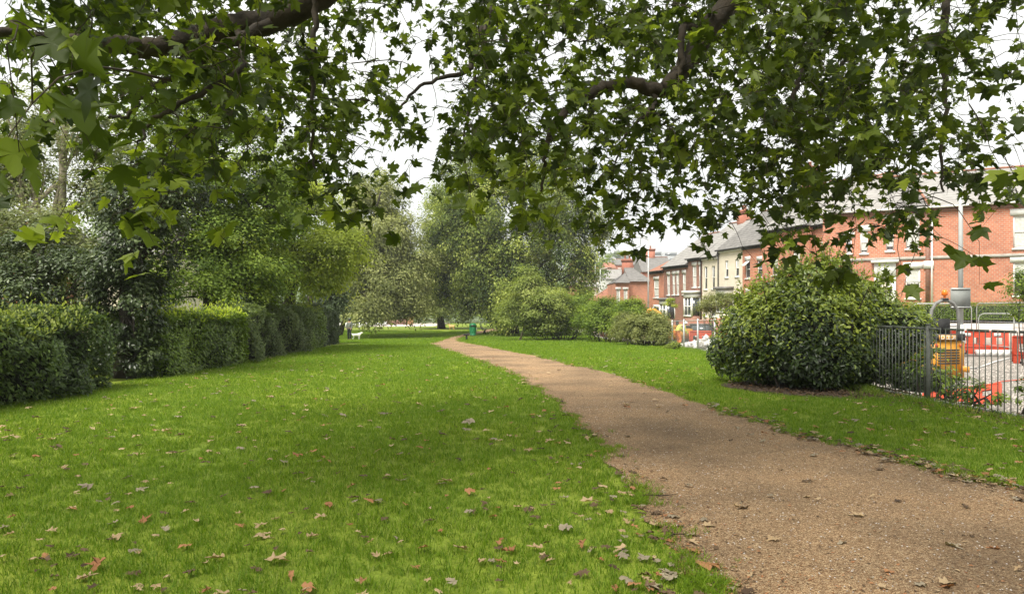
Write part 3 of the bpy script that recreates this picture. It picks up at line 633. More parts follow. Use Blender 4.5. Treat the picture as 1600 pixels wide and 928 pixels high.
hedge('dark glossy hedge nearest the camera at the left edge of the picture', (-8.05, 7.0), (-7.95, 14.6), 1.42, 1.7, LM['hedge_a'], 34000, .095, top=LM['fresh'], topn=3000, lump=.17, npart=120, round_=.5)
hedge('laurel hedge with bright yellow new shoots along its top', (-7.95, 16.9), (-7.55, 21.2), 1.5, 1.4, LM['hedge_b'], 21000, .095, top=LM['yel_top'], topn=900, lump=.07, npart=60)
hedge('dull mixed hedge running on beyond the yellow-topped laurel', (-7.6, 21.4), (-7.9, 29), 1.62, 1.4, LM['hedge_c'], 26000, .085, lump=.16)
hedge('short stretch of bright green hedge further along the lawn', (-8.1, 29.2), (-8.8, 34.5), 1.75, 1.2, LM['hedge_b'], 12000, .10, top=LM['fresh'], topn=500, lump=.14)
hedge('square-cut dark hedge end beside the person with the white dog', (-9.0, 34.8), (-10.6, 45.5), 2.0, 1.2, LM['dark'], 15000, .12, lump=.12, round_=.1)

# ------------------------------------------------------------------ the big bush by the railing
def big_bush():
    base = (6.15, 14.9, 0.0); root = thing('laurel_bush', 'big rounded glossy bush growing through the left end of the bar railing', 'bush', base, 0)
    bl = [(6.0, 14.8, 1.0, 1.25, 1.1, 1.1), (5.35, 15.2, .9, 1.0, 1.0, .9), (7.1, 15.3, .95, .95, .95, .95), (6.15, 15.0, 1.72, .95, .9, .80), (7.0, 15.4, 1.62, .72, .8, .62), (5.35, 15.4, 1.5, .62, .8, .62), (7.75, 15.0, .95, .72, .7, .80), (5.9, 14.3, .62, .9, .7, .6), (4.75, 15.9, .7, .5, .7, .55), (6.5, 15.0, 2.15, .42, .5, .42), (5.75, 15.1, 2.0, .36, .5, .4), (7.5, 15.2, 1.6, .45, .5, .42), (4.9, 15.5, 1.35, .42, .5, .38), (6.8, 14.5, .5, .5, .5, .45), (7.7, 14.1, .15, .6, .8, .4), (8.15, 15.3, 1.2, .5, .6, .42)]
    n = 36000; P = []; Nn = []
    wgt = np.array([b[3]*b[4]*b[5] for b in bl])**.7; wgt /= wgt.sum(); pick = rng.choice(len(bl), n*2, p=wgt)
    b = np.array(bl)[pick]; d = rdir(n*2); r = 1-rng.exponential(.11, n*2)+.10*np.sin(d[:, 0]*7+b[:, 0]*3)*np.sin(d[:, 2]*6+b[:, 1])+.05*np.sin(d[:, 1]*15)
    P = b[:, :3]+d*r[:, None]*b[:, 3:6]
    inside = np.zeros(len(P), bool)
    for i, q in enumerate(bl): inside |= (np.sum(((P-np.array(q[:3]))/np.array(q[3:6]))**2, 1) < .42)
    ok = (~inside) & (P[:, 2] > .08); P = P[ok][:n]; d = d[ok][:n]; n = len(P)
    P = P-np.array(base)
    Nl = nrm(d*.9+rdir(n)*.7+np.array([0, 0, .5])); A = nrm(d*.6+rdir(n)*.9+np.array([0, 0, .1+0.]))
    S = .098*(.55+.75*rng.random(n)); hgt = P[:, 2]
    T = np.clip(rng.normal(.24, .15, n)+.10*np.sin(P[:, 0]*3), 0, 1)
    young = (hgt+.18*np.sin(P[:, 0]*4+1) > 1.3+rng.normal(0, .4, n)); T[young] = np.clip(T[young]+.58, 0, 1)     # upper leaves paler: light on the bush top put into the tint
    lm = leafmat('leaf_bush', [(.020, .034, .013), (.05, .085, .02), (.15, .21, .03), (.32, .38, .045)], .3, .3, .5)
    sc_ = S/np.linalg.norm(P+np.array(base)-np.array([0, 0, 1.5]), axis=1); front = d[:, 1] < .2
    order = np.argsort(-(sc_*front)); near = rng.permutation(order[:900])[:300]; keep = np.ones(n, bool); keep[near] = False
    for q in near:
        mm = MB(); leaves(mm, np.zeros((1, 3)), Nl[q:q+1], A[q:q+1], S[q:q+1], T[q:q+1], 'oval'); mm.build('leaf', lm, root).location = P[q]
    m = MB(); leaves(m, P[keep], Nl[keep], A[keep], S[keep], T[keep], 'oval'); m.build('foliage', lm, root, kind='stuff')
    # leading shoots sticking out of the top
    s = MB(); sh = MB()
    for _ in range(300):
        q = bl[rng.choice([3, 4, 5, 9, 10, 11, 12, 1, 2, 8])]; dd = nrm(np.array([rng.normal(0, .5), rng.normal(0, .4), 1.])); p0 = np.array(q[:3])-np.array(base)+dd*np.array(q[3:6])*.8; L = rng.uniform(.15, .62); p1 = p0+dd*L+rng.normal(0, .05, 3)
        s.tube([p0, (p0+p1)/2+rng.normal(0, .02, 3), p1], [.006, .004, .002], 4, cap=False)
        k = 13; t = rng.random(k)*.9+.1; PP_ = p0+(p1-p0)*t[:, None]; leaves(sh, PP_, nrm(rdir(k)+np.array([0, 0, .6])), nrm(rdir(k)+dd*.5), .085*(.6+.5*rng.random(k)), .55+.45*rng.random(k), 'oval')
    for _ in range(40):
        a_ = rng.uniform(-1, 1); q, rr = limb((a_*.9, rng.normal(0, .3), -.05), (a_*1.5, rng.normal(0, .6), rng.uniform(.9, 2.1)), .03, .007, .08, 6, 5); s.tube(q, rr, 5, cap=False)
    s.build('stems', MT['bark_dark'], root); sh.build('shoots', lm, root)
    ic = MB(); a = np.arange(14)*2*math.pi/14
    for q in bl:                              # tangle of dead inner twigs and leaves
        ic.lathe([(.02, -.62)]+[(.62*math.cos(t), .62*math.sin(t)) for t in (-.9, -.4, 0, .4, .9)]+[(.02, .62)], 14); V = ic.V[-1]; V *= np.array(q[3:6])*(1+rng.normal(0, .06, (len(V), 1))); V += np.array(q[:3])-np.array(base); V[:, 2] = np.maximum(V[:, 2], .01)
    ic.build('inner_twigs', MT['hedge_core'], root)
big_bush()
shrub('straggly low bush growing through the railing in front of the yellow machine', [(7.45, 12.6, .22, .35, .5, .26), (7.6, 12.0, .15, .3, .4, .2), (7.35, 13.0, .45, .3, .3, .5)], LM['hedge_b'], 900, .085, 30, .16, (7.4, 12.5, -.05), group=None or 'low bushes at the railing', kind='oval')
shrub('small leafy sprig poking through the railing at the right edge', [(7.72, 10.9, .32, .22, .3, .3)], LM['hedge_b'], 260, .085, 10, .14, (7.7, 10.9, -.3), group='low bushes at the railing', kind='oval')
# ------------------------------------------------------------------ the plane tree overhead (trunk behind the camera, to its right)
def plane_tree():
    TB = np.array([2.6, -4.2, 0.]); root = thing('plane_tree', 'large plane tree whose leafy lower branches hang across the whole top of the picture', 'tree', tuple(TB))
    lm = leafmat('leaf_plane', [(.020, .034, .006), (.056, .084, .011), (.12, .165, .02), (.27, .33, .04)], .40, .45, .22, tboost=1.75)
    bk = MT['bark']; tr = MB(); P = np.array([(0, 0, -.1), (0, 0, .4), (.05, .1, 2), (0, .2, 3.6), (-.1, .5, 5.0), (-.2, .8, 6.6), (-.1, .9, 9)], float)
    tr.tube(P, [.62, .50, .43, .40, .38, .28, .15], 14); tr.build('trunk', bk, root, smooth=True)
    fork = TB+P[4]
    def A(*l): return [np.array(at(*q)) for q in l]
    limbs = [
     ([fork, np.array((1.0, -.5, 6.2)), np.array((.2, 3., 6.3))]+A((560, -90, 6.9), (500, -12, 7), (430, 28, 7), (370, 40, 6.9), (300, 62, 6.8), (235, 76, 6.6), (190, 70, 6.5), (140, 66, 6.5), (80, 62, 6.4), (10, 50, 6.2), (-80, 60, 6)), .23, .03),
     (A((430, 28, 7), (385, 55, 6.6), (330, 85, 6.4), (280, 120, 6.3), (235, 138, 6.2), (205, 178, 6.1), (170, 185, 6.1)), .05, .014),
     (A((370, 40, 6.9), (375, 100, 6.3), (325, 140, 6.1), (270, 168, 6.), (232, 195, 6.), (215, 225, 5.9)), .036, .010),
     ([fork+np.array((0, .2, .4)), np.array((3.1, .5, 6.6)), np.array((3.3, 5., 6.4))]+A((1180, -60, 8), (1135, 10, 8.1), (1098, 60, 8.1), (1065, 110, 8), (1050, 128, 8), (1022, 142, 8), (985, 130, 7.9), (945, 138, 7.8), (900, 160, 7.7), (872, 190, 7.6), (855, 215, 7.6), (852, 250, 7.6), (845, 300, 7.6)), .19, .013),
     (A((1098, 60, 8.1), (1068, 40, 8.0), (1066, 90, 7.9), (1060, 120, 7.9)), .05, .03),
     (A((1020, 142, 8), (1022, 165, 7.9), (1000, 190, 7.8), (975, 215, 7.8), (960, 260, 7.8)), .026, .008),
     ([np.array((3.3, 5., 6.4))]+A((1330, -70, 9), (1300, 20, 9.2), (1275, 60, 9.3), (1255, 110, 9.4), (1240, 150, 9.4), (1225, 210, 9.4)), .10, .02),
     ([np.array((3.3, 5., 6.4)), np.array((5.5, 7, 6.6))]+A((1500, -60, 9), (1478, 20, 9), (1474, 90, 9), (1478, 160, 9), (1470, 240, 9), (1475, 300, 9)), .09, .012),
     ([fork+np.array((.1, .3, 1.)), np.array((1.5, 2, 7.3)), np.array((1.0, 6, 7.2))]+A((780, -60, 10.5), (765, 20, 10.6), (748, 60, 10.6), (730, 110, 10.5), (690, 120, 10.4), (640, 150, 10.3), (610, 190, 10.2)), .12, .012),
     (A((560, -90, 6.9), (500, -30, 6.8), (492, 40, 6.8), (488, 110, 6.8), (490, 180, 6.8), (487, 235, 6.9), (495, 290, 6.9)), .04, .009),
     (A((765, 20, 10.6), (740, 130, 10), (725, 220, 9.8), (735, 300, 9.7)), .03, .008),
     ([fork+np.array((0, 0, .8)), np.array((-1.5, -1.5, 7.)), np.array((-5, 1, 7.2)), np.array((-8.5, 5, 6.8)), np.array((-9.5, 9, 6.0))], .2, .03),
     ([fork+np.array((.2, 0, .5)), np.array((5.5, -2, 7.2)), np.array((9, 2, 7.2)), np.array((11, 7, 6.3)), np.array((11.5, 11, 5.4))], .2, .03),
     ([fork+np.array((0, .2, 1.5)), np.array((2.2, 2, 8.4)), np.array((2.2, 8, 8.6)), np.array((2.0, 13, 7.8))], .17, .03),
     ([fork+np.array((0, 0, 1.)), np.array((2, -8, 7.5)), np.array((1, -12, 7))], .18, .03),
    ]
    bm = MB(); node = []; nr = []
    def spl(Pl, k=6):
        Pl = np.array(Pl); n = len(Pl); o = []
        for i in range(n-1):
            p0, p1, p2, p3 = Pl[max(i-1, 0)], Pl[i], Pl[i+1], Pl[min(i+2, n-1)]
            for t in np.arange(k)/k: o.append(.5*((2*p1)+(-p0+p2)*t+(2*p0-5*p1+4*p2-p3)*t*t+(-p0+3*p1-3*p2+p3)*t**3))
        o.append(Pl[-1]); return np.array(o)
    for Pl, r0, r1 in limbs:
        Q = spl(Pl); k = len(Q); r = np.linspace(r0, r1, k)*(1+.08*rng.normal(size=k)); r = r0+(r1-r0)*np.linspace(0, 1, k)**.7 if r0 > .08 else r
        Q[1:-1] += rng.normal(0, .012, (k-2, 3)); bm.tube(Q-TB, r, 9 if r0 > .08 else 6); node += list(Q); nr += list(r)
    bm.build('limbs', bk, root, smooth=True)
    # leafy sprays: coverage of the canopy as it hangs in front of the view, 100 x 50 px cells
    cov = np.array([
     [.92, .92, .95, .95, .85, .55, .42, .70, .90, .90, .95, .98, .98, .90, .60, .60],
     [.70, .92, .92, .95, .80, .55, .28, .80, .80, .80, .90, .98, .98, .80, .75, .55],
     [.30, .70, .85, .92, .80, .70, .35, .80, .75, .68, .66, .90, .98, .90, .88, .35],
     [.25, .50, .80, .90, .82, .62, .42, .82, .85, .75, .78, .90, .98, .97, .80, .30],
     [.10, .25, .60, .75, .85, .66, .36, .90, .90, .86, .82, .92, .98, .97, .75, .45],
     [.00, .12, .55, .45, .50, .60, .06, .55, .85, .85, .80, .82, .90, .80, .62, .50],
     [.00, .16, .22, .02, .00, .42, .00, .15, .38, .62, .60, .58, .80, .68, .46, .18],
     [.00, .00, .00, .00, .00, .00, .00, .00, .02, .22, .18, .18, .45, .40, .28, .00],
     [.00, .00, .00, .00, .00, .00, .00, .00, .00, .00, .00, .00, .12, .12, .06, .00]])
    lp = np.concatenate([spl(limbs[i][0]) for i in (0, 3)]); lp = lp[lp[:, 1] > 5]; lpx = 800+lp[:, 0]/lp[:, 1]*F; lpy = HOR-(lp[:, 2]-EYE)/lp[:, 1]*F
    SP = []                                  # spray centre, leaf count, size
    for j in range(-5, 9):
        for i in range(16):
            c = cov[j, i] if j >= 0 else .72
            if c <= 0: continue
            need = -math.log(1-min(c, .925))*5000*.88; got = 0
            while got < need:
                px = (i+rng.random())*100; py = (j+rng.random())*50
                py0 = py
                if rng.random() > min(1, need-got): break
                if px > 1380: Y = rng.uniform(6.5, 11)
                elif px < 420: Y = rng.uniform(4.6, 9.5) if py < 200 else rng.uniform(5.2, 7.5)
                else: Y = rng.uniform(6.2, 13) if py < 200 else rng.uniform(6.5, 10.5)
                if Y < 8.3 and rng.random() < .85 and min(np.min(np.hypot(lpx-px, lpy-(py-10))), np.min(np.hypot(lpx-px, lpy-(py+22)))) < 24: got += 40; continue
                k = int(rng.integers(6, 14)); s = rng.uniform(.082, .13); got += k*(s*F/Y)**2*.27
                SP.append((np.array(at(px, py-.17*F/Y, Y)), k, s))
    # the same canopy beside, above and behind the view
    for _ in range(1000):
        x = rng.uniform(-14, 14); y = rng.uniform(-14, 13); z = rng.uniform(4.6, 9.5)-.010*((x-2)**2)
        if y > 0 and z < EYE+.44*math.hypot(y, 0)+.2 and abs(x) < .75*y+.5: continue
        if z < 4.0 and math.hypot(x, y) < 3: continue
        SP.append((np.array((x, y, z)), int(rng.integers(5, 12)), rng.uniform(.15, .21)))
    for _ in range(1100):                    # unseen crown sprays added behind the viewer's left to shade the near lawn
        x = rng.uniform(-15, 3); y = rng.uniform(-12, 5); z = rng.uniform(4.8, 8.8)
        if y > 0 and z < EYE+.5*y+.6: continue
        SP.append((np.array((x, y, z)), int(rng.integers(7, 13)), rng.uniform(.17, .22)))
    for px, py, Y, k in ((40, 40, 3.2, 7), (10, 70, 3.0, 5), (60, 90, 3.4, 4), (15, 210, 3.8, 2), (175, 345, 5.4, 3), (205, 325, 5.6, 4), (315, 335, 5.6, 3), (265, 300, 5.8, 5), (120, 290, 5.6, 3), (560, 325, 7.4, 4), (545, 305, 7.6, 6), (570, 290, 7.4, 6), (640, 262, 8.5, 1), (650, 285, 9, 1), (1530, 378, 8.0, 2), (1470, 370, 7.5, 3), (1430, 395, 7, 1), (1000, 385, 10, 4), (935, 350, 9, 4), (1160, 385, 9.5, 2), (845, 350, 9, 2), (1560, 255, 6.5, 7), (1590, 300, 7, 6), (1575, 190, 8, 4)):
        SP.append((np.array(at(px, py, Y)), k, .165))
    node = np.array(node); nr = np.array(nr); SC = np.array([s[0] for s in SP]); ND = list(node)
    d0 = np.array([np.min(np.linalg.norm(node-c, axis=1)) for c in SC])
    tw = MB(); cap_ = np.zeros((len(node)+len(SP)*6, 3)); cap_[:len(node)] = node; cnt = len(node)
    for q in np.argsort(d0):
        c = SC[q]; D = cap_[:cnt]-c; dist = np.linalg.norm(D, axis=1); cost = dist+np.where(D[:, 2] < 0, -D[:, 2]*1.3, 0)+.25*(np.arange(cnt) >= len(node))*0
        a = cap_[np.argmin(cost)]; L = np.linalg.norm(c-a)
        if L < .05: continue
        t = np.linspace(0, 1, 6)[:, None]; hz_ = np.array([c[0]-a[0], c[1]-a[1], 0])
        Q = a*(1-t)+c*t+np.array([0, 0, 1])*np.sin(t*math.pi)*L*.12+np.sin(t*math.pi)*hz_*.12+np.sin(t*math.pi)*rng.normal(0, .05, 3)*L
        Q[1:-1] += rng.normal(0, .012, (4, 3)); r0 = min(.016, .0035+.0055*L); tw.tube(Q-TB, np.linspace(r0, .003, 6), 4 if L > .8 else 3, cap=False)
        cap_[cnt:cnt+5] = Q[1:]; cnt += 5
    # leaves along the last stretch of each spray
    LP, LN, LA, LS, LT = [], [], [], [], []
    for c, k, s in SP:
        dd = nrm(np.array([rng.normal(), rng.normal(), -.55*abs(rng.normal())-.25])); ln = rng.uniform(.25, .5)
        Q = c+dd*np.linspace(0, ln, 4)[:, None]+np.array([0, 0, -1])*np.linspace(0, 1, 4)[:, None]**2*.10; tw.tube(Q-TB, [.0035, .003, .0025, .002], 3, cap=False)
        t = rng.random(k); base = c+dd*(t*ln)[:, None]-np.array([0, 0, .1])*(t**2)[:, None]
        pet = nrm(rng.normal(0, .8, (k, 3))+dd*.3+np.array([0, 0, -.1])); p = base+pet*(.05+.05*rng.random((k, 1)))
        for b_, e_ in (zip(base, p) if (c[1] > 2 and c[2] < EYE+.5*c[1]+.3) else ()): tw.tube([b_-TB, e_-TB], [.0018, .0014], 3, cap=False)
        n_ = nrm(rng.normal(0, .62, (k, 3))+np.array([0, 0, .75])+pet*.3); a_ = nrm(pet*.8+np.array([0, 0, -.75])+rng.normal(0, .3, (k, 3)))
        LP.append(p); LN.append(n_); LA.append(a_); LS.append(s*(.62+.62*rng.random(k))); px_ = 800+c[0]/max(c[1], .1)*F; py_ = HOR-(c[2]-EYE)/max(c[1], .1)*F; lit_ = .55 if (c[1] > 1 and 90 < px_ < 350 and 215 < py_ < 380) else .3 if (c[1] > 1 and 680 < px_ < 900 and 230 < py_ < 380) else 0
        LT.append(np.clip(rng.normal(.34, .22, k)+lit_+(rng.random(k) > .9)*.4, 0, 1))
    tw.build('twigs', MT['twig'], root, kind='stuff')
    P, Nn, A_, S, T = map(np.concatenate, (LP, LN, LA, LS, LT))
    # paler tint in the lower left and centre sprays stands in for sun on them
    px = 800+P[:, 0]/np.maximum(P[:, 1], .1)*F; py = HOR-(P[:, 2]-EYE)/np.maximum(P[:, 1], .1)*F
    vis = (P[:, 1] > 1) & (px > 0) & (px < 1600) & (py > 0)
    app = np.where(vis, S/np.maximum(np.linalg.norm(P-np.array([0, 0, EYE]), axis=1), .3), 0)
    big = np.argsort(-app)[:300]; keep = np.ones(len(P), bool); keep[big] = False
    tp = []
    for v in range(8):
        mm = MB(); leaves(mm, np.zeros((1, 3)), np.array([[0, 0, 1.]]), np.array([[1., 0, 0]]), np.ones(1), np.array([.12+.11*v]), 'plane'); tp.append(mm.mesh('plane_leaf', lm))
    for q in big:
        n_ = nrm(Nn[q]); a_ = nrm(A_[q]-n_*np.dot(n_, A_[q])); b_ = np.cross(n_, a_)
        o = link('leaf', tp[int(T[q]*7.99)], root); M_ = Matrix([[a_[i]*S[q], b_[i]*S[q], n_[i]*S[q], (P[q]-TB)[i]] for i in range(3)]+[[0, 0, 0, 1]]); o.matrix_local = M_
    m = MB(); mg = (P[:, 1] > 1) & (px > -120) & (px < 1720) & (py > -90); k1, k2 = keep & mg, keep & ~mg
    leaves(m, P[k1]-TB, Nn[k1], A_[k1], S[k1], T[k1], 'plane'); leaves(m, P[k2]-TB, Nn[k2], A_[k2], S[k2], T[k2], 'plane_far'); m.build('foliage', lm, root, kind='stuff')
    print('canopy leaves', len(P), 'sprays', len(SP))
plane_tree()

# ------------------------------------------------------------------ fallen leaves
def litter():
    mats = [leafmat('dry_leaf_tan', [(.34, .235, .13), (.44, .33, .20)], .12, .7, .2), leafmat('dry_leaf_rust', [(.27, .12, .055), (.36, .18, .085)], .12, .7, .2),
            leafmat('dry_leaf_grey', [(.20, .165, .115), (.31, .26, .185)], .1, .7, .2), leafmat('dry_leaf_dark', [(.07, .045, .028), (.13, .085, .05)], .1, .7, .2)]
    nm = ['pale tan', 'rust-orange', 'grey-buff', 'dark brown']
    tp = []
    for mi, mm_ in enumerate(mats):
        for v in range(5):
            m = MB(); leaves(m, np.zeros((1, 3)), np.array([[0, 0, 1.]]), np.array([[1., 0, 0]]), np.ones(1), np.array([rng.random()]), 'plane', curl=.05)
            V = m.V[0]; th = np.where(V[:, 1] > 0, rng.uniform(.1, 1.5), rng.uniform(.1, 1.3)); V[:, 2] += np.abs(V[:, 1])*np.sin(th)*.28; V[:, 1] *= np.cos(th*.8); V[:, 2] += .5*rng.uniform(-.4, .35)*((V[:, 0]-.5)**2)+rng.normal(0, .035, len(V)); V[:, 1] *= rng.uniform(.6, 1.)*(1-.35*rng.random(len(V))); V[:, 0] *= 1-.25*rng.random(len(V))
            V[:, 2] -= V[:, 2].min(); V[:, 2] *= min(1, .24/V[:, 2].max()); V[:, 0] -= .4; tp.append(m.mesh('dry_leaf', mm_))
    def put(x, y, s, kind, label=None, group=None, tilt=.13):
        v = rng.integers(0, 5); o = link('fallen_leaf', tp[kind*5+v]); on_path = bool(in_poly(np.array([x]), np.array([y]))[0])
        o.location = (x, y, float(park_z(y))+(.014 if on_path else .014+.02*rng.random())); o.rotation_euler = (rng.normal(0, tilt), rng.normal(0, tilt), rng.random()*6.283); o.scale = (s*.86,)*3
        o['category'] = 'leaf'
        if label: o['label'] = label
        if group: o['group'] = group
        return o
    sp = [(436, 884, .20, 0, 'large crumpled tan leaf alone on the grass near the bottom edge, left of centre'), (336, 878, .13, 0, 'small buff leaf standing on edge just left of the large crumpled tan one'),
     (152, 893, .19, 1, 'rust leaf with a dark curled edge in the grass at the bottom left'), (566, 918, .13, 1, 'rust leaf cut near the bottom edge of the picture, below the large tan leaf'),
     (456, 908, .11, 1, 'narrow orange leaf just below the large crumpled tan one'), (737, 775, .15, 1, 'tan-orange leaf alone on the grass between the path and the middle of the lawn'),
     (777, 856, .12, 1, 'topmost leaf of the cluster of four orange leaves on the lawn beside the path'), (797, 866, .13, 1, 'rightmost leaf of the cluster of four orange leaves on the lawn beside the path'),
     (780, 883, .12, 1, 'lowest leaf of the cluster of four orange leaves on the lawn beside the path'), (722, 864, .13, 0, 'leftmost leaf of the cluster of four orange leaves on the lawn beside the path'),
     (1110, 892, .21, 1, 'broad flat orange leaf at the left path edge near the bottom of the picture'), (1490, 857, .15, 2, 'pale grey leaf lying alone on the near path at the right'),
     (1483, 916, .15, 0, 'tan leaf on the path at the very bottom right'), (1508, 795, .12, 3, 'brown leaf on the path near the right edge of the picture'), (1152, 671, .15, 2, 'pale long leaf lying alone in the middle of the path'),
     (925, 790, .2, 0, 'large buff leaf in the litter at the left edge of the path'), (132, 766, .15, 2, 'pale curled leaf on the lawn well inside the left edge, below the dark hedge'), (98, 735, .14, 0, 'buff leaf on the lawn nearest to the foot of the dark hedge'),
     (228, 815, .17, 1, 'brown-orange curled leaf on the lawn at the left, above the bottom corner'), (672, 818, .13, 3, 'dark curled leaf in the middle of the lawn'), (980, 684, .10, 2, 'small whitish leaf on the path near its left edge'),
     (578, 788, .13, 1, 'rust leaf on the centre of the lawn beside a dark one'), (732, 664, .2, 2, 'pale leaf clump lying on the lawn halfway to the path'), (1592, 703, .13, 1, 'rust leaf on the grass at the right edge of the picture, below the railing'), (695, 757, .16, 0, 'pale tan leaf on the lawn just above the tan-orange one')]
    for px, py, s, k, lb in sp: x, y, z = gnd(px, py); put(x, y, s, k, lb)
    n = 5200; Y = 3.9+22*rng.random(n)**1.1; X = rng.uniform(-.74, .74, n)*Y
    X2 = X[(X < fence_x(Y)-.1) & (X > -7.6)]; Y2 = Y[(X < fence_x(Y)-.1) & (X > -7.6)]
    onp = in_poly(X2, Y2); k = (rng.random(len(X2)) < np.where(onp, .08, .36)); X2, Y2 = X2[k], Y2[k]
    # drifts along both path edges
    def drift(E, y0, y1, n_, off, sd):
        q = E[(E[:, 1] > y0) & (E[:, 1] < y1)]; i = rng.integers(0, len(q), n_); return q[i, 0]+off+rng.normal(0, sd, n_), q[i, 1]+rng.normal(0, .1, n_)
    a = drift(Re, 5.5, 12, 420, -.04, .12); b = drift(Le, 3.9, 8, 110, -.12, .2); c = drift(Re, 14, 26, 60, 0, .1); e = drift(Le, 9, 22, 50, 0, .1)
    yy_ = rng.uniform(9, 17, 200); f_ = (fence_x(yy_)-rng.exponential(.18, 200), yy_)
    X2 = np.concatenate([X2, a[0], b[0], c[0], e[0], f_[0]]); Y2 = np.concatenate([Y2, a[1], b[1], c[1], e[1], f_[1]])
    S = .05+.085*rng.random(len(X2))**1.5; K = rng.choice([0, 0, 1, 2, 3, 3], len(X2)); nd = len(a[0])+len(b[0])+len(c[0])+len(e[0])+200; S[-nd:] *= .95; K[-nd:] = rng.choice([0, 3, 2, 3, 1], nd)
    fr = np.abs(X2) < .69*Y2; order = np.argsort(-(S/Y2*fr)); nb = 300-len(sp)
    for q in order[:nb]:
        onp = bool(in_poly(X2[q:q+1], Y2[q:q+1])[0]); dl = np.min(np.hypot(Le[:, 0]-X2[q], Le[:, 1]-Y2[q])); dr = np.min(np.hypot(Re[:, 0]-X2[q], Re[:, 1]-Y2[q]))
        dz = 'close by' if Y2[q] < 5.6 else 'midway' if Y2[q] < 8 else 'farther off'
        rr_ = X2[q]/Y2[q]; sdz = 'at the left' if rr_ < -.35 else 'left of centre' if rr_ < 0 else 'right of centre' if rr_ < .35 else 'at the right'
        wh = ('on the path surface' if onp and min(dl, dr) > .3 else 'along the left path edge' if dl < .32 else 'along the right path edge' if dr < .32 else 'on the verge by the railing' if dr < dl else 'on the open lawn')
        put(X2[q], Y2[q], S[q], K[q], f'{nm[K[q]]} dead leaf {wh}, {dz}, {sdz}', f'{nm[K[q]]} leaves {wh}, {dz}, {sdz}')
    for mi in range(4):
        m = MB(); any_ = False
        for q in order[nb:]:
            if K[q] != mi: continue
            V = np.array([v.co for v in tp[mi*5+q % 5].vertices]) if (mi*5+q % 5) not in _c else _c[mi*5+q % 5]; _c[mi*5+q % 5] = V
            a_ = rng.random()*6.283; R_ = np.array([[math.cos(a_), -math.sin(a_), 0], [math.sin(a_), math.cos(a_), 0], [0, 0, 1]]); W = V@R_.T*S[q]; W[:, 2] += W[:, 0]*rng.normal(0, .2)
            m.add(W+np.array([X2[q], Y2[q], float(park_z(Y2[q]))+.03]), TPL['plane'][1], rng.random())
        # crumbs and bits of leaf on the path and under the bush
        nb_ = 1300; ii = rng.random(nb_); E = Le if mi % 2 else Re; q = E[(E[:, 1] > 3.5) & (E[:, 1] < 20)]; i = rng.integers(0, len(q), nb_); sgn = 1 if mi % 2 else -1
        cx_ = q[i, 0]+sgn*np.where(ii < .6, rng.exponential(.16, nb_), rng.exponential(1.1, nb_)); cy_ = q[i, 1]+rng.normal(0, .15, nb_)
        leaves(m, np.stack([cx_, cy_, park_z(cy_)+.02], 1), nrm(rdir(nb_)*.3+np.array([0, 0, 1.])), nrm(rdir(nb_)*np.array([1, 1, .15])), rng.uniform(.008, .035, nb_), rng.random(nb_), 'diamond')
        nb_ = 1500; cy_ = 3.6+11*rng.random(nb_)**1.4; cx_ = rng.uniform(.9, 6.8, nb_); kk = in_poly(cx_, cy_); cx_, cy_ = cx_[kk], cy_[kk]; nb_ = len(cx_)
        leaves(m, np.stack([cx_, cy_, park_z(cy_)+.018], 1), nrm(rdir(nb_)*.25+np.array([0, 0, 1.])), nrm(rdir(nb_)*np.array([1, 1, .1])), .006+.035*rng.random(nb_)**3, rng.random(nb_), 'diamond')
        m.build('leaf_litter', mats[mi], kind='stuff')
    # bare soil and litter under the bush and along the fence foot
    m = MB(); nb_ = 5200; yy_ = rng.uniform(8.5, 19, nb_); cx_ = fence_x(yy_)+.25-rng.exponential(.3, nb_); u = rng.random(nb_) < .55
    ang = rng.random(nb_)*6.283; rr = np.sqrt(rng.random(nb_)); cx_[u] = (6.3+1.95*rr*np.cos(ang))[u]; yy_[u] = (14.6+1.75*rr*np.sin(ang))[u]; cx_ = np.minimum(cx_, fence_x(yy_)+.25)
    leaves(m, np.stack([cx_, yy_, np.full(nb_, .03)], 1), nrm(rdir(nb_)*.5+np.array([0, 0, 1.])), nrm(rdir(nb_)*np.array([1, 1, .2])), rng.uniform(.03, .09, nb_), rng.random(nb_), 'diamond'); m.build('leaf_litter', mats[3], kind='stuff')
    s = MB(); a_ = np.arange(40)*2*math.pi/40; rim = np.stack([6.3+2.0*np.cos(a_)*(1+.06*np.sin(5*a_)), 14.65+1.8*np.sin(a_)*(1+.05*np.cos(7*a_)), np.full(40, .014)], 1); rim[:, 0] = np.minimum(rim[:, 0], fence_x(rim[:, 1])+.1)
    s.add(rim, [list(range(40))]); s.build('soil', MT['soil'], kind='structure')
    ribbon('soil', MT['soil'], [(float(fence_x(y))-.16, y) for y in np.arange(6, 24, 1.)], .27, lambda y: park_z(y)-.05, lambda y: park_z(y)+.016, kind='structure')
    # pebbles and twigs
    g = MB(); nb_ = 5000; Y = 3.6+9*rng.random(nb_)**1.2; X = rng.uniform(.9, 7.5, nb_); k = in_poly(X, Y); X, Y = X[k], Y[k]; n_ = len(X); s_ = rng.uniform(.003, .008, n_)
    O = np.array([[1, 0, 0], [-1, 0, 0], [0, 1, 0], [0, -1, 0], [0, 0, .7], [0, 0, -.7]]); OF = np.array([[0, 2, 4], [2, 1, 4], [1, 3, 4], [3, 0, 4]])
    V = np.stack([X, Y, np.full(n_, .014)], 1)[:, None]+O[None]*s_[:, None, None]*(1+rng.normal(0, .25, (n_, 6, 3)))
    g.add(V.reshape(-1, 3), (OF[None]+(np.arange(n_)*6)[:, None, None]).reshape(-1, 3), np.repeat(rng.random(n_), 6)); g.build('loose_grit', MT['pinkstone'], kind='stuff')
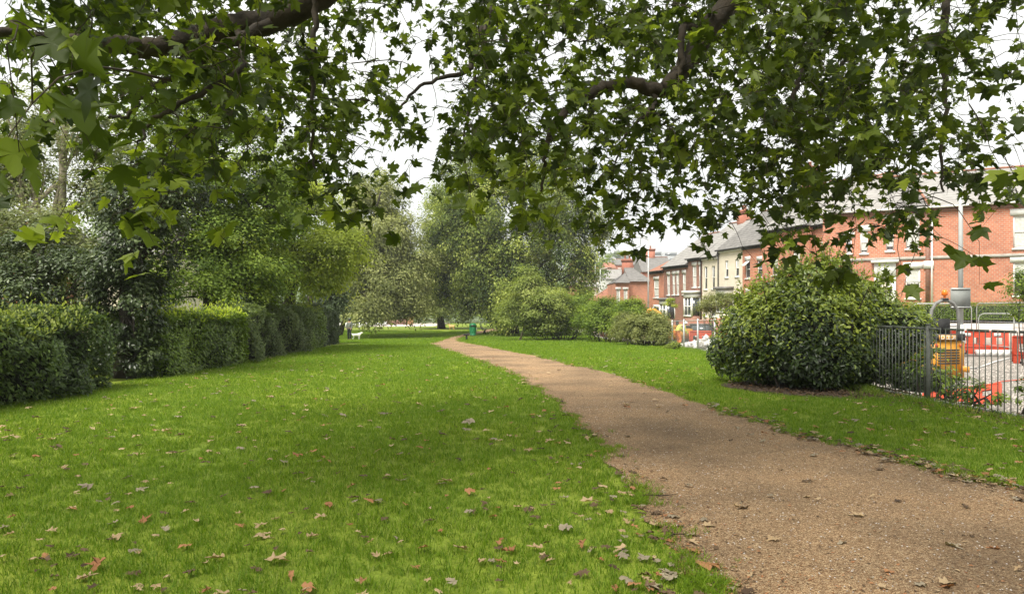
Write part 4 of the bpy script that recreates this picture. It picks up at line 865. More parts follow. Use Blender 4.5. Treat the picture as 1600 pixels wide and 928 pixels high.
    for px, py, L, a0, lb in ((1025, 779, .42, .25, 'thin bare twig lying across the left edge of the path'), (1060, 841, .2, .6, 'short dark twig on the near path, close to its left edge'), (1380, 640+75, .18, 2.8, 'short twig on the path near its right edge')):
        x, y, z = gnd(px, py); t = MB(); p = np.array([(-L/2, 0, .012), (-L*.15, .02, .02), (L*.2, -.015, .016), (L/2, .02, .012)]); t.tube(p, [.006, .005, .004, .002], 5); t.tube([p[1], p[1]+np.array([.05, .06, .015])], [.003, .0015], 4)
        o = t.build('twig', MT['twig']); o.location = (x, y, z+.012); o.rotation_euler = (0, 0, a0); o['label'] = lb; o['category'] = 'twig'
_c = {}
litter()
# ------------------------------------------------------------------ bar railing on the right
def railing():
    root = thing('bar_railing', 'dark green steel railing of thin upright bars between the big bush and right edge', 'railing', (float(fence_x(12.)), 12., 0))
    ox, oy = float(fence_x(12.)), 12.
    bm = MB(); bm.tube([(0, 0, -.12), (0, 0, 1.24)], .0075, 6); bar = bm.mesh('bar', MT['rail'])
    for y in np.arange(8.1, 20.4, .118):
        link('bar', bar, root, (float(fence_x(y))-ox+.0, y-oy, rng.normal(0, .004)))
    for z, nm_ in ((1.235, 'top_rail'), (.04, 'bottom_rail')):
        P = [(float(fence_x(y))-ox, y-oy, z) for y in np.arange(8.0, 20.6, .5)]; m = MB()
        for a, b in zip(P[:-1], P[1:]): m.box(a[0]-.006, a[0]+.02, a[1], b[1]+.012, z-.019, z+.019)
        m.build(nm_, MT['rail'], root)
    pm = MB(); pm.box(-.028, .028, -.028, .028, -.3, 1.30); pm.box(-.034, .034, -.034, .034, 1.30, 1.315); post = pm.mesh('post', MT['rail'])
    for y in (9.6, 12.35, 15.1, 17.85, 20.5): link('post', post, root, (float(fence_x(y))-ox+.0, y-oy, 0))
railing()
def mesh_fence():
    y0, y1 = 20.7, 84; oy = 25.; ox = float(fence_x(oy)); oz = float(park_z(oy))
    root = thing('mesh_fence', 'grey wire mesh fence with square posts dividing the lawn from the roadworks', 'fence', (ox, oy, oz))
    pm = MB(); pm.box(-.03, .03, -.03, .03, -.2, 1.27); post = pm.mesh('post', MT['steel'])
    ys = np.arange(y0, y1, 2.9)
    for y in ys: link('post', post, root, (float(fence_x(y))-ox, y-oy, float(park_z(y))-oz))
    m = MB(); P = [(float(fence_x(y))-ox, y-oy, float(park_z(y))-oz+1.2) for y in np.arange(y0, y1, 1.45)]; m.tube(P, .018, 6); m.build('top_rail', MT['steel'], root)
    g = MB(); r = .0035
    for y in np.arange(y0, 52, .09):
        x = float(fence_x(y))-ox; z = float(park_z(y))-oz; g.tube([(x, y-oy, z+.02), (x, y-oy, z+1.2)], r, 3, cap=False)
    for h in np.arange(.05, 1.2, .1):
        P = [(float(fence_x(y))-ox, y-oy, float(park_z(y))-oz+h) for y in np.arange(y0, 84, 1.45)]; g.tube(P, r, 3, cap=False)
    g.build('wire_mesh', MT['mesh'], root, kind='stuff')
mesh_fence()

# ------------------------------------------------------------------ houses
def wall_holes(m, W, H, holes, y=0, rev=.11, x0=0, z0=0):
    xs = sorted({x0, W, *[h[0] for h in holes], *[h[0]+h[2] for h in holes]}); zs = sorted({z0, H, *[h[1] for h in holes], *[h[1]+h[3] for h in holes]})
    for a, b in zip(xs[:-1], xs[1:]):
        for c, d in zip(zs[:-1], zs[1:]):
            if any(h[0]-1e-6 <= a and b <= h[0]+h[2]+1e-6 and h[1]-1e-6 <= c and d <= h[1]+h[3]+1e-6 for h in holes): continue
            m.add([(a, y, c), (b, y, c), (b, y, d), (a, y, d)], [[0, 1, 2, 3]])
    for hx, hz, hw, hh in holes:
        m.add([(hx, y, hz), (hx+hw, y, hz), (hx+hw, y, hz+hh), (hx, y, hz+hh), (hx, y+rev, hz), (hx+hw, y+rev, hz), (hx+hw, y+rev, hz+hh), (hx, y+rev, hz+hh)], [[0, 4, 5, 1], [1, 5, 6, 2], [2, 6, 7, 3], [3, 7, 4, 0]])
def window(root, x, z, w_, h, y=0, lintel=True, curtain=0, dark=False, lint_h=.28, half=True, openp=False, lint_w=.12, frame=None):
    """sash window set in the wall plane y, facing -y"""
    fr = MB(); t = .07; yy = y+.06
    fr.box(x, x+t, yy, yy+.06, z, z+h); fr.box(x+w_-t, x+w_, yy, yy+.06, z, z+h); fr.box(x+t, x+w_-t, yy, yy+.06, z, z+t); fr.box(x+t, x+w_-t, yy, yy+.06, z+h-t, z+h)
    if half: fr.box(x+t, x+w_-t, yy-.012, yy+.05, z+h*.5-.03, z+h*.5+.03)
    f = fr.build('window', frame or MT['white'], root)
    MB().box(x+t, x+w_-t, yy+.03, yy+.036, z+t, z+h-t).build('pane', MT['glass'], f)
    if curtain:
        c = MB(); n = max(3, int(w_/.09)); xs = np.linspace(x+t, x+w_-t, n)
        for a, b, s in zip(xs[:-1], xs[1:], range(n)):
            c.add([(a, yy+.026-.008*(s % 2), z+h-t-(h-2*t)*curtain), (b, yy+.018+.008*(s % 2), z+h-t-(h-2*t)*curtain), (b, yy+.018+.008*(s % 2), z+h-t), (a, yy+.026-.008*(s % 2), z+h-t)], [[0, 1, 2, 3]])
        c.build('curtain', MT['curtain'], f)
    MB().box(x-.06, x+w_+.06, y-.07, y+.055, z-.10, z-.002).build('sill', MT['white'], f)
    if lintel: MB().box(x-lint_w, x+w_+lint_w, y-.03, y+.05, z+h+.002, z+h+lint_h).build('lintel', MT['white'], f)
    if openp: MB().box(0, w_-2*t, -.02, .02, -h*.45, 0, rot=0).build('casement', MT['white'], f).matrix_local = Matrix.Translation((x+t, yy-.02, z+h*.95)) @ Matrix.Rotation(R(-52), 4, 'X')
    return f
def gable_roof(root, x0, x1, y0, y1, ze, zr, mat, over=.25, step=.33, hip=(0, 0), verge=.06, yr=None):
    """pitched roof, ridge along x, laid in lapped courses"""
    m = MB(); ym = (y0+y1)/2 if yr is None else yr
    for side in (0, 1):
        ya = y0-over if side == 0 else y1+over; n = max(4, int(math.hypot(ym-ya, zr-ze)/step)); dz = (zr-ze)/n; dy = (ym-ya)/n; zz = ze-.0
        for i in range(n):
            u0, u1 = i/n, (i+1)/n
            xa0, xb0 = x0-verge+hip[0]*u0, x1+verge-hip[1]*u0; xa1, xb1 = x0-verge+hip[0]*u1, x1+verge-hip[1]*u1
            ya0, ya1 = ya+dy*i, ya+dy*(i+1); za0, za1 = zz+dz*i, zz+dz*(i+1); l = .045
            m.add([(xa0, ya0, za0+l), (xb0, ya0, za0+l), (xb1, ya1, za1+.012), (xa1, ya1, za1+.012), (xa0, ya0, za0), (xb0, ya0, za0)], [[0, 1, 2, 3] if side == 0 else [3, 2, 1, 0], [4, 5, 1, 0]])
    for s, xx, hp in ((0, x0-verge, hip[0]), (1, x1+verge, hip[1])):
        if hp: 
            n = 8
            for i in range(n):
                u0, u1 = i/n, (i+1)/n; f = lambda u: (xx+(hp if s == 0 else -hp)*u, y0-over+(ym-y0+over)*u, y1+over-(y1+over-ym)*u, ze+(zr-ze)*u)
                a, b = f(u0), f(u1); m.add([(a[0], a[1], a[3]+.045), (a[0], a[2], a[3]+.045), (b[0], b[2], b[3]), (b[0], b[1], b[3])], [[0, 1, 2, 3]])
        else: m.add([(xx, y0-over, ze-.02), (xx, y1+over, ze-.02), (xx, ym, zr+.01)], [[0, 1, 2]])
    m.add([(x0-verge, y0-over, ze-.001), (x1+verge, y0-over, ze-.001), (x1+verge, y1+over, ze-.001), (x0-verge, y1+over, ze-.001)], [[0, 1, 2, 3]])
    rf = m.build('roof', mat, root)
    MB().box(x0-verge+hip[0], x1+verge-hip[1], ym-.1, ym+.1, zr-.03, zr+.09).build('ridge_tiles', MT['tile_red'] if mat is not MT['tile_red'] else mat, rf)
    return rf, ym
def chimney(root, x, y, z0, z1, w_=.9, d=.5, pots=3, mat=None, potmat=None):
    m = MB(); m.box(x-w_/2, x+w_/2, y-d/2, y+d/2, z0, z1-.3); m.box(x-w_/2-.05, x+w_/2+.05, y-d/2-.05, y+d/2+.05, z1-.3, z1-.16); m.box(x-w_/2-.09, x+w_/2+.09, y-d/2-.09, y+d/2+.09, z1-.16, z1)
    c = m.build('chimney', mat or MT['brick_far'], root)
    for i in range(pots):
        xx = x+(i-(pots-1)/2)*w_/max(pots, 1)*.85; MB().lathe([(.14, 0), (.12, .1), (.10, .42), (.13, .44), (.13, .50), (.09, .50), (.08, .3)], 10, (xx, y, z1)).build('chimney_pot', potmat or MT['tile_red'], c)
    return c
def downpipe(root, x, y, z0, z1, mat): 
    m = MB(); m.tube([(x, y-.09, z0), (x, y-.09, z1)], .05, 8); m.box(x-.09, x+.09, y-.16, y-.02, z1, z1+.18); m.build('downpipe', mat, root)
def gutter(root, x0, x1, y, z, mat=None):
    MB().tube([(x0, y-.31, z-.02), (x1, y-.31, z-.02)], .065, 6).build('gutter', mat or MT['dark'], root)

# right-hand house: the front seen almost square on
def right_house():
    a = math.atan2(-4, 7.1); ox, oy = 18.9, 44.95; zg = 1.35
    h = thing('brick_house', 'long red brick house with white-framed sash windows and a stone band, at the right edge', 'house', (ox, oy, zg), a)
    def X(px):                                # position along the front that a pixel column falls on
        k = (px-800)/F; c, s = math.cos(a), math.sin(a); return (k*oy-ox)/(c-k*s)
    def Z(px, py):
        Y = oy+X(px)*math.sin(a); return EYE-(py-HOR)/F*Y-zg
    W = X(1600)+7.0; H = Z(1560, 318)
    wins = []
    for pa, pb, t, b, cur in ((1415, 1437, 341, 389, .95), (1415, 1438, 420, 466, .45), (1344, 1356, 362, 396, .9), (1384, 1397, 342, 392, .9), (1583, 1612, 337, 388, .98), (1583, 1612, 410, 462, .4), (1322, 1331, 372, 396, 0)):
        x, x2 = X(pa), X(pb); wins.append((x, Z(pa, b), x2-x, Z(pa, t)-Z(pa, b), cur))
    xd = X(1366), X(1400); door = (xd[0], .05, xd[1]-xd[0], Z(1400, 412)-.05)
    m = MB(); wall_holes(m, W, H, [w_[:4] for w_ in wins]+[door], rev=.14); D = 7.5
    m.add([(0, 0, 0), (0, D, 0), (0, D, H), (0, 0, H)], [[0, 1, 2, 3]]); m.add([(W, 0, 0), (W, D, 0), (W, D, H), (W, 0, H)], [[3, 2, 1, 0]]); m.add([(0, D, 0), (W, D, 0), (W, D, H), (0, D, H)], [[3, 2, 1, 0]])
    m.build('wall', MT['brick'], h)
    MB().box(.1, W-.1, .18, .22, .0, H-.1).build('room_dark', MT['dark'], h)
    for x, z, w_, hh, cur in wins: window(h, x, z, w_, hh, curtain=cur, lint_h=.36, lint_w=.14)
    d = MB(); x, z, w_, hh = door
    d.box(x, x+w_, -.25, -.06, hh-.75, hh+.1); d.box(x, x+.25, -.25, .12, 0, hh-.75); d.box(x+w_-.25, x+w_, -.25, .12, 0, hh-.75); d.box(x+.25, x+w_-.25, .02, .07, 0, hh-.75); d.box(x-.15, x+w_+.15, -.45, 0, hh+.1, hh+.25)
    dd = d.build('porch', MT['white'], h); MB().box(x+.45, x+w_-.45, 0.0, .018, .1, hh-1.0).build('door', MT['cream'], dd)
    MB().box(-.05, W+.05, -.05, -.002, Z(1500, 404), Z(1500, 399)).build('stone_band', MT['concrete'], h)
    MB().box(-.05, W+.05, -.10, -.002, H-.28, H-.05).build('brick_cornice', MT['brick_dk'], h)
    xp = X(1456); downpipe(h, xp, 0, 0, Z(1456, 342), MT['white'])
    MB().box(X(1446), X(1453), -.06, -.002, 0, H-.3).build('pilaster', MT['brick_dk'], h)
    MB().box(X(1446)-.1, X(1459), -.09, -.065, Z(1452, 420), Z(1452, 408)).build('stone_block', MT['white'], h)
    gable_roof(h, 0, W, 0, D, H, H+2.5, MT['slate_lt'], over=.35); gutter(h, 0, W, 0, H, MT['white'])
    # hipped cross roof over the window bay
    x0, x1 = X(1402), X(1447); r = MB(); n = 7
    xm = (x0+x1)/2
    for i in range(n):
        u, v = i/n, (i+1)/n
        f = lambda t: (x0-.15+(xm-x0+.15)*t, x1+.15-(x1+.15-xm)*t, -.42+1.9*t, H+.05+1.75*t)
        A_, B_ = f(u), f(v)
        r.add([(A_[0], A_[2], A_[3]+.04), (A_[1], A_[2], A_[3]+.04), (B_[1], B_[2], B_[3]), (B_[0], B_[2], B_[3])], [[0, 1, 2, 3]])
        r.add([(A_[0], A_[2], A_[3]+.04), (B_[0], B_[2], B_[3]), (B_[0], 3.4, B_[3]), (A_[0], 3.4, A_[3]+.04)], [[0, 1, 2, 3]]); r.add([(A_[1], A_[2], A_[3]+.04), (B_[1], B_[2], B_[3]), (B_[1], 3.4, B_[3]), (A_[1], 3.4, A_[3]+.04)], [[3, 2, 1, 0]])
    rr = r.build('bay_roof', MT['slate'], h)
    MB().tube([(xm, 1.48, H+1.86), (x1+.15, -.42, H+.12)], .07, 6).build('hip_tiles', MT['tile_red'], rr)
right_house()

# the terrace that goes downhill, away from the camera
TX, TY, TS = 22.2, 44.0, -.288
ta = math.atan2(-1, -TS)                     # local x runs from the far end towards the camera
def tp_(px): 
    k = (px-800)/F; Y = (TX-TS*TY)/(k-TS); return k*Y, Y
def terrace(label, pa, pb, eave_py, gz, wallm, roofm, wins, ridge=2.9, D=8.5, bay=None, chim=None, name='terraced_house', pipe=None, proj=0, frame=None, extra=None, hip=(0, 0), base_h=0):
    (xa, ya), (xb, yb) = tp_(pa), tp_(pb); L = math.hypot(xb-xa, yb-ya); he = EYE-(eave_py-HOR)/F*((ya+yb)/2)-gz
    h = thing(name, label, 'house', (xa, ya, gz), ta, 'terraced houses going downhill beyond the road')
    if proj: h.location.x += math.sin(ta)*proj; h.location.y -= math.cos(ta)*proj
    hs = [(w_[0]*L, w_[1], w_[2]*L, w_[3]) for w_ in wins]
    m = MB(); wall_holes(m, L, he, hs, z0=-1.2)
    m.add([(0, 0, -1.2), (0, D, -1.2), (0, D, he), (0, 0, he)], [[0, 1, 2, 3]]); m.add([(L, 0, -1.2), (L, D, -1.2), (L, D, he), (L, 0, he)], [[3, 2, 1, 0]]); m.add([(0, D, -1.2), (L, D, -1.2), (L, D, he), (0, D, he)], [[3, 2, 1, 0]])
    for xx in (0, L): m.add([(xx, 0, he), (xx, D, he), (xx, D/2, he+ridge-.05)], [[0, 1, 2]])
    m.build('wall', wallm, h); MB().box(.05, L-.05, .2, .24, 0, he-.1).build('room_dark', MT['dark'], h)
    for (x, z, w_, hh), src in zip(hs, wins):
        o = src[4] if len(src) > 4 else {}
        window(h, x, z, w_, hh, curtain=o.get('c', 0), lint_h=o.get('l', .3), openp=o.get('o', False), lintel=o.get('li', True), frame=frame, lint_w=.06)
    gable_roof(h, 0, L, 0, D, he, he+ridge, roofm, over=.3, hip=hip, verge=.03); gutter(h, 0, L, 0, he)
    MB().box(0, L, -.12, -.002, he-.22, he-.04).build('eaves_board', MT['dark'] if wallm is not MT['cream'] else MT['white'], h)
    if bay:
        b0, b1, bd, bh, flat = bay; b0 *= L; b1 *= L; b = MB(); q = .35
        out_ = [(b0, -.003), (b0+q, -bd), (b1-q, -bd), (b1, -.003)]
        b.prism(out_, 2, -1.0, .75); b.prism(out_, 2, bh-.42, bh); b0_ = b.build('bay', wallm, h)
        MB().prism([(b0-.15, -.004), (b0+q-.15, -bd-.18), (b1-q+.15, -bd-.18), (b1+.15, -.004)], 2, bh+.002, bh+.22).build('bay_roof', MT['slate'] if not flat else MT['white'], b0_)
        MB().prism([(b0-.03, -.005), (b0+q-.03, -bd-.03), (b1-q+.03, -bd-.03), (b1+.03, -.005)], 2, bh-.40, bh-.05).build('bay_head', MT['white'], b0_)
        f = MB()
        pts = [np.array((*p, 0)) for p in out_]
        for p in pts: f.box(p[0]-.09, p[0]+.09, p[1]-.005, p[1]+.16, .75, bh-.42)
        xm = (b0+b1)/2; f.box(xm-.05, xm+.05, -bd+.01, -bd+.08, .75, bh-.42); f.box(b0+q, b1-q, -bd+.015, -bd+.07, 1.55, 1.65); f.box(b0+q-.05, b1-q+.05, -bd-.06, -bd+.1, .70, .82)
        fo = f.build('bay_window', frame or MT['white'], b0_); MB().prism([(b0+.05, .0-.01), (b0+q, -bd+.06), (b1-q, -bd+.06), (b1-.05, -.01)], 2, .76, bh-.43).build('pane', MT['glass'], fo)
    if chim: chimney(h, chim[0]*L, D/2, he+ridge-.8, he+ridge+chim[1], w_=chim[2] if len(chim) > 2 else .9, d=.9, pots=2)
    if pipe is not None: downpipe(h, pipe*L, 0, 0, he-.3, MT['dark'])
    return h
W2 = lambda x, z, w_, hh, **o: (x, z, w_, hh, o)
terrace('red brick end house of the terrace with one tall white window, nearest the hipped house', 1015, 1037, 424, -.35, MT['brick'], MT['tile_red'], [W2(.30, 3.1, .36, 1.75, c=.95), W2(.30, .8, .36, 1.3)], ridge=2.1)
terrace('red brick terraced house with four narrow white upper windows and two bays', 1037.3, 1075, 416, -.05, MT['brick_dk'], MT['slate_lt'], [W2(.13, 3.0, .13, 1.9, c=1), W2(.36, 3.0, .12, 1.9, c=1), W2(.52, 3.0, .12, 1.9, c=1), W2(.78, 3.0, .13, 1.9, c=1)], bay=(.04, .46, .75, 2.5, 0), chim=None, ridge=3.2)
terrace('brown brick house with a white flat-roofed bay and a single tall upper window', 1075.3, 1097, 404, .25, MT['brick_dk'], MT['slate_lt'], [W2(.30, 3.3, .30, 1.9, c=1), W2(.75, 3.3, .13, 1.9, c=1)], bay=(.06, .86, .7, 2.75, 1), chim=(.95, .9), pipe=.97, ridge=3.3)
terrace('cream rendered house with two dark narrow upper windows', 1097.3, 1122, 402, .3, MT['cream'], MT['slate_lt'], [W2(.14, 3.0, .18, 1.95, li=False), W2(.62, 3.0, .18, 1.95, li=False), W2(.16, .7, .15, 1.6, li=False), W2(.55, .7, .3, 1.6, li=False)], ridge=3.4)
terrace('pale cream house with a dark canopy shelf and plants above its bay', 1122.3, 1160, 389.5, .6, MT['cream'], MT['slate'], [W2(.30, 3.6, .13, 1.35, c=.5, li=False), W2(.72, 3.6, .14, 1.35, c=.5, li=False)], bay=(.12, .62, .7, 2.6, 0), ridge=3.4, pipe=.03)
terrace('red brick house with an upper window propped open', 1160.3, 1198, 384, .7, MT['brick'], MT['slate'], [W2(.12, 3.3, .2, 1.4, o=True), W2(.62, 3.3, .2, 1.3), W2(.15, .8, .2, 1.4)], ridge=3.4, chim=(.98, 1.5, 1.3))
terrace('taller red brick house with a white fascia and a big chimney half hidden by leaves', 1198.3, 1272, 358, 1.15, MT['brick'], MT['slate_lt'], [W2(.22, 2.9, .14, 1.6, c=.7), W2(.68, 2.9, .14, 1.6, c=.7), W2(.25, .6, .14, 1.5)], ridge=3.4, proj=.4, chim=(.05, 1.6, 1.5))
terrace('red brick house hidden behind hanging leaves beside the long right-hand house', 1272.3, 1322, 349.5, 1.25, MT['brick'], MT['slate_lt'], [W2(.25, 2.9, .16, 1.6, c=.9), W2(.7, 2.9, .16, 1.6, c=.9)], ridge=3.3, D=7.5)

# hipped house across the side street
def box_house(name, label, cx, cy, zg, L, D, he, ridge, rz, wallm, roofm, wins=(), hip=(0, 0), chims=(), group='houses on the far side of the side street', frame=None, sidew=(), cur=.6, lint=True):
    h = thing(name, label, 'house', (cx, cy, zg), rz, group)
    m = MB(); wall_holes(m, L, he, [w_[:4] for w_ in wins], z0=-3)
    m.add([(0, 0, -3), (0, D, -3), (0, D, he), (0, 0, he)], [[0, 1, 2, 3]]); m.add([(L, 0, -3), (L, D, -3), (L, D, he), (L, 0, he)], [[3, 2, 1, 0]]); m.add([(0, D, -3), (L, D, -3), (L, D, he), (0, D, he)], [[3, 2, 1, 0]])
    for xx, q in ((0, hip[0]), (L, hip[1])):
        if not q: m.add([(xx, 0, he), (xx, D, he), (xx, D/2, he+ridge-.05)], [[0, 1, 2]])
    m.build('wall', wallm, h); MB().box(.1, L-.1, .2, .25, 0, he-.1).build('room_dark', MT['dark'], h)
    for w_ in wins: window(h, *w_[:4], curtain=cur, lint_h=.3, frame=frame, lintel=lint)
    gable_roof(h, 0, L, 0, D, he, he+ridge, roofm, hip=hip, over=.3, step=.4)
    for c in chims: chimney(h, c[0]*L, c[1]*D, he+ridge*.5, he+ridge+c[2], w_=1.3, d=.7, pots=c[3] if len(c) > 3 else 2)
    return h
def PXH(name, label, pa, pb, Y, pe, pr, D, wallm, roofm, wins=(), **k):    # house whose front spans two pixel columns at distance Y
    xa, xb = gx(pa, Y), gx(pb, Y); L = xb-xa; ze = EYE-(pe-HOR)/F*Y; zr = EYE-(pr-HOR)/F*(Y+D/2); zg = ze-5.6
    return box_house(name, label, xa, Y, zg, L, D, 5.6, zr-ze, k.pop('rz', 0), wallm, roofm, [(w_[0]*L, w_[1], w_[2]*L, w_[3]) for w_ in wins], **k)
PXH('brick_house', 'red brick house with a hipped grey roof and blank side wall, left of the terrace', 983, 1019, 88, 440, 417, 8, MT['brick'], MT['slate'], [], chims=((.15, .5, .9),), hip=(0, 2.0))
PXH('brick_house', 'red brick wing with paired white windows and a small red gable roof', 961, 983, 86, 442, 426, 7, MT['brick'], MT['slate'], [(.10, 1.2, .26, 3.6), (.62, 1.2, .26, 3.6)], hip=(1.8, 0))
PXH('brick_house', 'grey-roofed brick house with a tall chimney showing above the hipped roof', 1003, 1052, 112, 425, 402, 9, MT['brick_far'], MT['slate'], [], chims=((.45, .5, 1.3, 1),))
PXH('low_outbuilding', 'low outbuilding with a red tiled roof below the far terraces', 925, 962, 92, 470, 449, 6, MT['cream'], MT['tile_red'], [], hip=(2.5, 0))
PXH('cottage', 'small cream house with pale side wall among the far roofs', 909, 935, 120, 449, 440, 7, MT['cream'], MT['slate_lt'], [(.2, 2.6, .2, 1.3), (.6, 2.6, .2, 1.3)], cur=.2)
PXH('brick_house', 'red brick gable end just right of the drooping lime tree', 893, 908, 118, 446, 434, 7, MT['brick_far'], MT['slate_lt'], [])
PXH('far_house', 'distant house with a broad pinkish tiled roof left of the hazy tower', 893, 943, 190, 421, 409, 12, MT['brick_far'], MT['tile_red'], [(.2, 3, .08, 1.4), (.5, 3, .08, 1.4), (.75, 3, .08, 1.4)], hip=(0, 5), group='distant houses on the hillside', cur=.2)
PXH('far_house', 'distant white-walled terrace house with grey roof beside the lamp posts', 918, 950, 150, 434, 424, 9, MT['cream'], MT['slate_lt'], [(.15, 2.8, .12, 1.5), (.45, 2.8, .12, 1.5), (.75, 2.8, .12, 1.5)], group='distant houses on the hillside', cur=.2)
PXH('far_house', 'distant terrace house with a pale grey roof left of the brick chimney', 946, 985, 140, 436, 421, 10, MT['white'], MT['slate_lt'], [(.15, 2.8, .12, 1.5), (.45, 2.8, .12, 1.5), (.75, 2.8, .12, 1.5)], group='distant houses on the hillside', cur=.2)
PXH('far_house', 'distant house with a small cream gable above the grey roofs', 946, 962, 200, 419, 411, 10, MT['cream'], MT['tile_red'], [(.35, 3.4, .3, 1.2)], group='distant houses on the hillside', cur=.2)
PXH('far_house', 'distant row with brown roof between the cream gable and the brick chimney', 962, 1003, 215, 414, 405, 12, MT['brick_far'], MT['slate'], [(.1, 3, .1, 1.4), (.35, 3, .1, 1.4), (.6, 3, .1, 1.4)], group='distant houses on the hillside', cur=.2)
PXH('far_house', 'distant dark-roofed house low beside the lime tree foliage', 896, 922, 160, 436, 426, 9, MT['brick_far'], MT['slate'], [(.25, 2.8, .12, 1.5), (.65, 2.8, .12, 1.5)], group='distant houses on the hillside', cur=.2)
PXH('brick_house', 'red brick house glimpsed through the trees behind the left hedge', -60, 30, 34, 395, 350, 8, MT['brick'], MT['slate'], [(.1, .5, .1, 1.5), (.75, .8, .12, 1.6)], group='houses behind the left hedge')
PXH('cream_house', 'pale house with a white window glimpsed between the grey-green tree and the ivy trunk', 120, 260, 38, 400, 350, 8, MT['cream'], MT['slate'], [(.12, 3.2, .06, 1.1), (.16, .6, .1, 1.4), (.6, .6, .1, 1.4)], group='houses behind the left hedge')

# hazy towers on the skyline
def tower(name, label, pa, pb, top, Y, D, bands=7, hut=None):
    xa, xb = gx(pa, Y), gx(pb, Y); zt = EYE-(top-HOR)/F*Y; zb = 20.; t = thing(name, label, 'tower block', (xa, Y, zb), 0, 'hazy tower blocks on the skyline'); L = xb-xa
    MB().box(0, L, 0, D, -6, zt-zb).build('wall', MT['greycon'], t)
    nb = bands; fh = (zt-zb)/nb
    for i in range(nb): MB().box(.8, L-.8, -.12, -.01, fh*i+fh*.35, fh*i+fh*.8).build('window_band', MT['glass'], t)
    if hut: MB().box(L*hut[0], L*hut[1], D*.2, D*.8, zt-zb+.002, zt-zb+hut[2]).build('roof_hut', MT['greycon'], t)
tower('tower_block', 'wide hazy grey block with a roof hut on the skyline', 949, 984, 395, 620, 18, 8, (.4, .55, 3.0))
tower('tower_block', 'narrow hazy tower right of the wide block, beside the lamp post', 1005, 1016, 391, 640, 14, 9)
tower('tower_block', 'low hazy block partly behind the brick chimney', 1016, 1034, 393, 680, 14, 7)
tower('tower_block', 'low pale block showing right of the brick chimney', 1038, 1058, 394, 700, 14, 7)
fw = MB(); clump_crown(fw, [(gx(935, 430), 430, 24, 9, 6, 6), (gx(925, 400), 400, 22, 9, 6, 5), (gx(965, 560), 560, 40, 8, 5, 5), (gx(995, 540), 540, 33, 12, 6, 5), (gx(1035, 600), 600, 36, 18, 6, 6)], 120, 9000, 1.6, 2.2); fw.build('distant_trees', LM['mid'], kind='stuff')

# ------------------------------------------------------------------ far side of the road: kerb, pavement, wall, hedge
Wl = [(34, 33.5), (27, 35.6), (20.6, 38.2), (17.9, 47), (13.8, 61), (10.6, 74), (9.6, 80)]
Kl = [(34, 31.2), (26.5, 33.3), (18.6, 36.0), (15.8, 46.3), (11.7, 60.4), (9.3, 70), (8.6, 78)]
m = MB(); V = []
for (a, b), (c, d) in zip(Wl, Kl): V += [(a, b, float(road_z(b))+.13), (c, d, float(road_z(d))+.13)]
m.add(V, [[2*i, 2*i+1, 2*i+3, 2*i+2] for i in range(len(Wl)-1)]); m.build('pavement', MT['pinkstone'], kind='structure')
ribbon('kerb', MT['concrete'], Kl[::-1], .14, lambda y: road_z(y)-.1, lambda y: road_z(y)+.134, kind='structure')
def gz_(y): return float(np.interp(y, [33, 44, 50, 60, 70, 80], [1.3, 1.35, 1.1, .5, -.1, -.6]))
V = []
for (a, b) in Wl: V += [(a, b, gz_(b)-.25), (a+26, b+9, gz_(b)+.1)]
MB().add(V, [[2*i, 2*i+1, 2*i+3, 2*i+2] for i in range(len(Wl)-1)]).build('front_gardens', MT['lawn'], kind='structure')
wl = ribbon('garden_wall', MT['pinkstone'], Wl[2::-1], .25, lambda y: road_z(y), lambda y: gz_(y)-.45); wl['label'] = 'pale low garden wall below the clipped hedge of the right-hand house'; wl['category'] = 'wall'
wl = ribbon('garden_wall', MT['brick_far'], Wl[2:][::-1], .25, lambda y: road_z(y)-.1, lambda y: gz_(y)+.15); wl['label'] = 'dull brick garden wall along the fronts of the downhill terrace'; wl['category'] = 'wall'
# clipped hedge on the wall
hr = thing('hedge', 'clipped box hedge on the pale wall in front of the right-hand brick house', 'hedge', (20.6, 38.3, .85)); hm = MB(); n = 26000; L_ = 13.8; u = rng.random(n)*L_; s = rng.random(n)
vz = np.where(s < .62, rng.random(n)*1.3, 1.3); vy = np.where(s < .62, 0, rng.random(n)*.9); da = np.array([.936, -.352]); 
P = np.stack([u*da[0]-vy*da[1]+.2, u*da[1]+vy*da[0]+.35, vz-.3-u*.0], 1)+rng.normal(0, .05, (n, 3)); Nn = nrm(np.where((s < .62)[:, None], np.array([-.35, -.93, .3]), np.array([0, 0, 1.]))+rdir(n)*.8)
leaves(hm, P, Nn, nrm(rdir(n)), .07*(.6+.6*rng.random(n)), np.clip(rng.normal(.5, .2, n), 0, 1)); hm.build('foliage', LM['hedge_b'], hr)
MB().add([(a*da[0]-b*da[1]+.2, a*da[1]+b*da[0]+.35, z) for a in (.1, L_-.1) for b in (.08, .82) for z in (-.35, .9)], [[0, 1, 3, 2], [4, 6, 7, 5], [0, 4, 5, 1], [2, 3, 7, 6], [0, 2, 6, 4], [1, 5, 7, 3]]).build('stems', MT['hedge_core'], hr)

